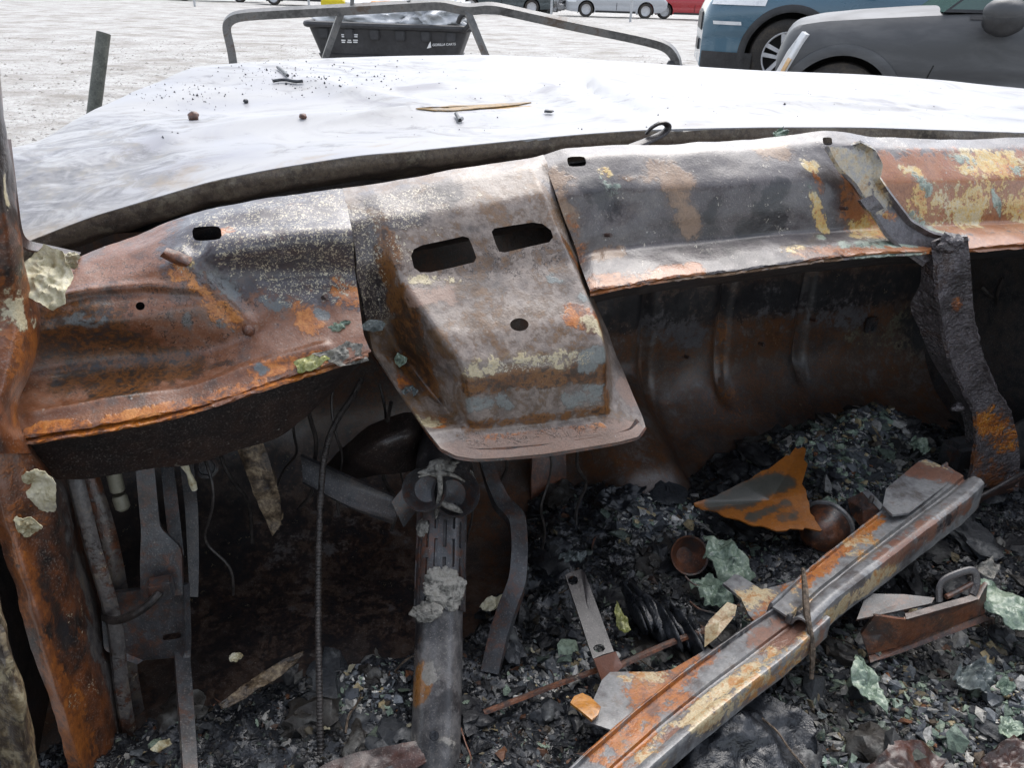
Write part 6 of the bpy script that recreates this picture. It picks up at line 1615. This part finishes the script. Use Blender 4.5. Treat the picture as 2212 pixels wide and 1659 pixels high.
far_car('black_coupe', 'black coupe in the far row left of the cart', -12.2, 39.2, rad(2), (.012, .012, .014), dirt=.1)
far_car('black_sedan', 'dark sedan far left in the row', -17.0, 41.0, rad(3), (.02, .02, .024), dirt=.1)
far_car('grey_hatchback', 'grey car in the far row right of the red one', 9.6, 38.8, rad(3), (.3, .31, .32), dirt=.1)
# crumpled silver front end between the green and the silver car
ww = empty('crumpled_wreck', (.95, 37.4, 0), 'crumpled silver front end in the far row', 'car', 'wrecks parked along the far fence')
M['crush'] = simple('crushed_silver', [(.06, .06, .06), (.25, .25, .25), (.42, .42, .43), (.12, .11, .1)], 4, (.2, .5), .8, .6, 30)
o = lump('crushed_body', np.array([1.0, 37.6, .52]), (.75, .5, .42), M['crush'], 14, .45, 1.9, None, 5); own(o, ww)
o = lathe('wheel', np.array([.7, 37.1, .31]), (0, -1., 0), [(-.1, .2), (-.1, .29), (.08, .31), (.1, .27), (.08, .2), (.08, 0)], M['tyre'], None, 20); own(o, ww)
# fence posts
M['galv'] = simple('galvanised_post', [(.30, .31, .32), (.40, .41, .42), (.46, .46, .47)], 6, (.35, .5), .1, .5, 40)
for k, (u, v, lb_) in enumerate([(1361, 50, 'standing before the silver and the red car'), (668, 17, 'seen left of the cart and its tube frame'), (1190, 40, 'beside the crumpled silver wreck'), (880, 28, 'behind the white bags of the cart'), (1540, 60, 'next to the nose of the teal blue car'), (420, 5, 'farthest left in the yard')]):
    p = PY(u, v, 33.0)
    tag(tube('fence_post', [np.array([p[0], 33.0, -.1]), np.array([p[0], 33.0, 2.2])], .045, M['galv'], None, 10, 1), 'thin grey galvanised post ' + lb_, 'fence post', 'fence posts before the far row')

# ---- garden cart with its load
cart = empty('dump_cart', (PY(838, 90, 6.0)[0], 6.3, 0), 'black plastic dump cart tub with white lettering, beyond the hood', 'cart')
M['tub'] = simple('cart_plastic', [(.022, .022, .024), (.034, .034, .037), (.05, .05, .053)], 6, (.45, .65), .12, .4, 40)
xl, xr = PY(664, 60, 6.0)[0], PY(1012, 60, 6.0)[0]; xbl, xbr = PY(702, 150, 6.0)[0], PY(978, 150, 6.0)[0]
zt, zbm = .86, .56
rings = []
def ringpts(x0, x1, y0, y1, z, rc=.06, n=6):
    out = []
    for cx_, cy_, a0 in ((x1 - rc, y0 + rc, -90), (x1 - rc, y1 - rc, 0), (x0 + rc, y1 - rc, 90), (x0 + rc, y0 + rc, 180)):
        for k in range(n):
            a = rad(a0 + 90 * k / (n - 1)); out.append(np.array([cx_ + rc * math.cos(a), cy_ + rc * math.sin(a), z]))
    return np.array(out)
lv = [(0, 0), (.35, .012), (.36, 0), (.6, 0), (.96, 0), (1, 0)]
for tz, o_ in lv:
    rings.append(ringpts(xbl + (xl - xbl) * tz - o_, xbr + (xr - xbr) * tz + o_, 6.02 - .05 * tz - o_, 6.55 + .08 * tz + o_, zbm + (zt - zbm) * tz))
inner = [ringpts(xbl + (xl - xbl) * tz + .02, xbr + (xr - xbr) * tz - .02, 6.02 - .05 * tz + .02, 6.55 + .08 * tz - .02, zbm + (zt - zbm) * tz + .01) for tz in (1, .5, 0)]
R_all = rings + inner
m_ = 24
vs = np.concatenate(R_all)
fs = [[k * m_ + j, k * m_ + (j + 1) % m_, (k + 1) * m_ + (j + 1) % m_, (k + 1) * m_ + j] for k in range(len(R_all) - 1) for j in range(m_)]
fs += [list(range(m_))[::-1], list(range((len(R_all) - 1) * m_, len(R_all) * m_))]
mesh_obj('tub', vs, fs, M['tub'], cart, True, 35)
rp = ringpts(xl - .01, xr + .01, 5.96, 6.64, zt)
tube('rim', np.concatenate([rp, rp[:1]]), .022, M['tub'], cart, 8, 1)
for xx in np.linspace(xl + .12, xr - .12, 6):
    box('rib', np.array([xx, 5.972, zt - .055]), (.07, .03, .07), M['tub'], cart, (np.array([1., 0, 0]), np.array([0, 1., 0]), UP), .008)
for xx, yy in ((xl + .12, 6.05), (xr - .12, 6.05), (xl + .12, 6.55), (xr - .12, 6.55)):
    w_ = lathe('wheel', np.array([xx, yy, .17]), (0, -1., 0), [(-.05, .06), (-.05, .14), (-.02, .17), (.03, .17), (.05, .14), (.05, .06), (.04, 0)], M['tyre'], cart, 20)
for yy in (6.1, 6.5):
    tube('axle_frame', [np.array([xl + .08, yy, .30]), np.array([xl + .12, yy, .52]), np.array([xr - .12, yy, .52]), np.array([xr - .08, yy, .30])], .016, M['blackpl'], cart, 8, 1)
# latch hook at the right end
tube('latch', [np.array([xr - .07, 5.95, .90]), np.array([xr - .05, 5.93, .95]), np.array([xr + .0, 5.92, .96]), np.array([xr + .02, 5.92, .90]), np.array([xr - .02, 5.93, .86])], .016, M['blackpl'], cart, 8, 5)
# lettering on the tub
M['print'] = simple('white_print', [(.62, .62, .62), (.7, .7, .7), (.74, .74, .74)], 10, (.5, .6), .05, .3, 60)
def text(name, body, loc, size, parent, shear=0.0, tilt=0.0):
    cu = bpy.data.curves.new(name, 'FONT'); cu.body = body; cu.size = size; cu.extrude = .0015; cu.shear = shear
    cu.offset = .0004
    tmp = bpy.data.objects.new(name, cu); sc.collection.objects.link(tmp)
    bpy.context.view_layer.update()
    me = bpy.data.meshes.new_from_object(tmp.evaluated_get(bpy.context.evaluated_depsgraph_get()))
    bpy.data.objects.remove(tmp)
    o = bpy.data.objects.new(name, me); sc.collection.objects.link(o)
    me.materials.append(M['print'])
    o.rotation_euler = (rad(90) - rad(6), rad(tilt), 0)
    o.location = loc
    o.parent = parent
    o.matrix_parent_inverse = mw(parent).inverted()
    return o
q = PY(934, 98, 5.975)
text('lettering', 'GORILLA CARTS', (q[0], 5.972, q[2] - .002), .0225, cart, .2, -4)
q = PY(922, 104, 5.975)
mesh_obj('logo', [(q[0], 5.974, q[2]), (q[0] + .032, 5.974, q[2] + .008), (q[0] + .028, 5.97, q[2] + .048), (q[0] + .018, 5.97, q[2] + .034)], [[0, 1, 2, 3]], M['print'], cart, False)
for r_ in range(2):
    for c_ in range(3):
        for l_ in range(2):
            q = PY(742 + c_ * 13, 74 + r_ * 12 + l_ * 4.2, 5.975)
            box('warning_print', np.array([q[0], 5.972, q[2]]), ((.030, .024, .034)[(c_ + l_) % 3], .002, .008), M['print'], cart, (np.array([1., 0, 0]), np.array([0, 1., 0]), UP))
# the load
M['sheetpl'] = simple('white_plastic_sheet', [(.42, .43, .45), (.55, .56, .57), (.62, .62, .62)], 5, (.25, .45), .6, .5, 20)
M['yellow'] = simple('yellow_plastic', [(.62, .48, .01), (.68, .54, .02), (.72, .58, .03)], 6, (.4, .5), .1, .4, 20)
M['orangepl'] = simple('orange_plastic', [(.62, .22, .05), (.68, .28, .08), (.7, .32, .1)], 6, (.4, .5), .1, .4, 20)
ex, ey = np.array([1., 0, 0]), np.array([0, 1., 0])
xm = (xl + xr) / 2
thing(lump('plastic_bag', np.array([xm - .12, 6.3, .90]), (.46, .25, .13), M['sheetpl'], 21, .22, 1.6, None, 5, (ex, ey, UP)), 'white crumpled plastic bag filling the black cart', 'bag')
thing(lump('plastic_bag', np.array([xm + .30, 6.25, .93]), (.24, .22, .14), M['sheetpl'], 22, .4, 2.4, None, 5, (ex, ey, UP)), 'grey-white torn plastic bag at the right end of the cart', 'bag')
q = PY(722, 9, 6.2)
thing(box('yellow_box', np.array([q[0], 6.2, q[2] + .01]), (.17, .12, .05), M['yellow'], None, (ex, ey, UP), .01), 'bright yellow box on top of the cart load', 'box')
q = PY(838, 10, 6.25)
thing(lump('orange_cloth', np.array([q[0], 6.25, q[2]]), (.11, .08, .03), M['orangepl'], 23, .3, 1.5, None, 4, (ex, ey, UP)), 'small orange cloth on top of the cart load', 'cloth')

# ---- bent tube frame beyond the hood
M['tubefr'] = simple('grey_square_tube', [(.05, .05, .05), (.10, .10, .10), (.15, .148, .145), (.10, .075, .06)], 5, (.35, .55), .2, .5, 50)
fr = empty('tube_frame', (PY(980, 120, 4.0)[0], 4.0, 0), 'bent grey square-tube frame standing just beyond the hood', 'frame')
def yy(u, v, y=4.0): return PY(u, v, y)
def down(p, dx=0.0): return np.array([p[0] + dx, p[1], 0.0])
mainp = [down(yy(500,130), .0), yy(505,140), yy(498,100), yy(488,62), yy(492,46), yy(506,36), yy(530,31), yy(640,25), yy(760,19), yy(880,12), yy(940,8), yy(965,10), yy(990,17), yy(1020,20), yy(1050,15), yy(1075,17), yy(1150,34), yy(1240,54), yy(1330,72), yy(1400,87), yy(1432,96), yy(1450,108), yy(1472,142), down(yy(1480,160), .05)]
tube('hoop', mainp, .027, M['tubefr'], fr, 4, 4, square=True)
tube('strut', [yy(737,26), yy(703,122), down(yy(690,150), -.1)], .021, M['tubefr'], fr, 4, 1, square=True)
tube('strut', [yy(1008,20), yy(1050,122), down(yy(1060,150), .1)], .021, M['tubefr'], fr, 4, 1, square=True)
tube('upright', [yy(760,20), yy(764,-60)], .010, M['tubefr'], fr, 6, 1)
tube('upright', [yy(885,12), yy(883,0)], .010, M['tubefr'], fr, 6, 1)
lathe('clevis', yy(1450, 138), (1., 0, .3), [(-.02, .01), (-.01, .02), (.01, .02), (.02, .01)], M['blackpl'], fr, 12)
# ---- leaning post at the left
pt_, pb_ = PY(224, 70, 2.6), PY(206, 215, 2.55)
d_ = (pb_ - pt_) / np.linalg.norm(pb_ - pt_)
M['post'] = simple('weathered_post', [(.05, .052, .045), (.09, .095, .08), (.15, .15, .13)], 30, (.5, .7), .5, .4)
pp = tube('leaning_post', [pt_, pb_, pb_ + d_ * .9], .0205, M['post'], None, 14, 1)
tag(pp, 'short grey steel post leaning behind the left side of the hood', 'post')

# loose gravel over the near yard
R13 = np.random.default_rng(13)
ng_ = 16000
gy = 3.0 + 13.0 * R13.random(ng_) ** 1.3
gx = R13.uniform(-.62, .62, ng_) * gy - .6
gs = np.clip(R13.lognormal(math.log(.008), .5, ng_), .003, .03)
gz = gnd_z(gx, gy)
gv = _o6[None] * (1 + R13.uniform(-.4, .4, (ng_, 6, 1))) * gs[:, None, None] * np.array([1, 1, .6]) + np.stack([gx, gy, gz], -1)[:, None]
M['gravel'] = simple('pale_gravel', [(.17, .155, .14), (.29, .275, .255), (.38, .37, .35)], 6, (.6, .8), .2, .2, 40)
tag(mesh_obj('gravel', gv.reshape(-1, 3), (_f8[None] + np.arange(ng_)[:, None, None] * 6).reshape(-1, 3).tolist(), M['gravel'], None, False), 'loose pale gravel strewn over the yard', 'gravel', kind='stuff')
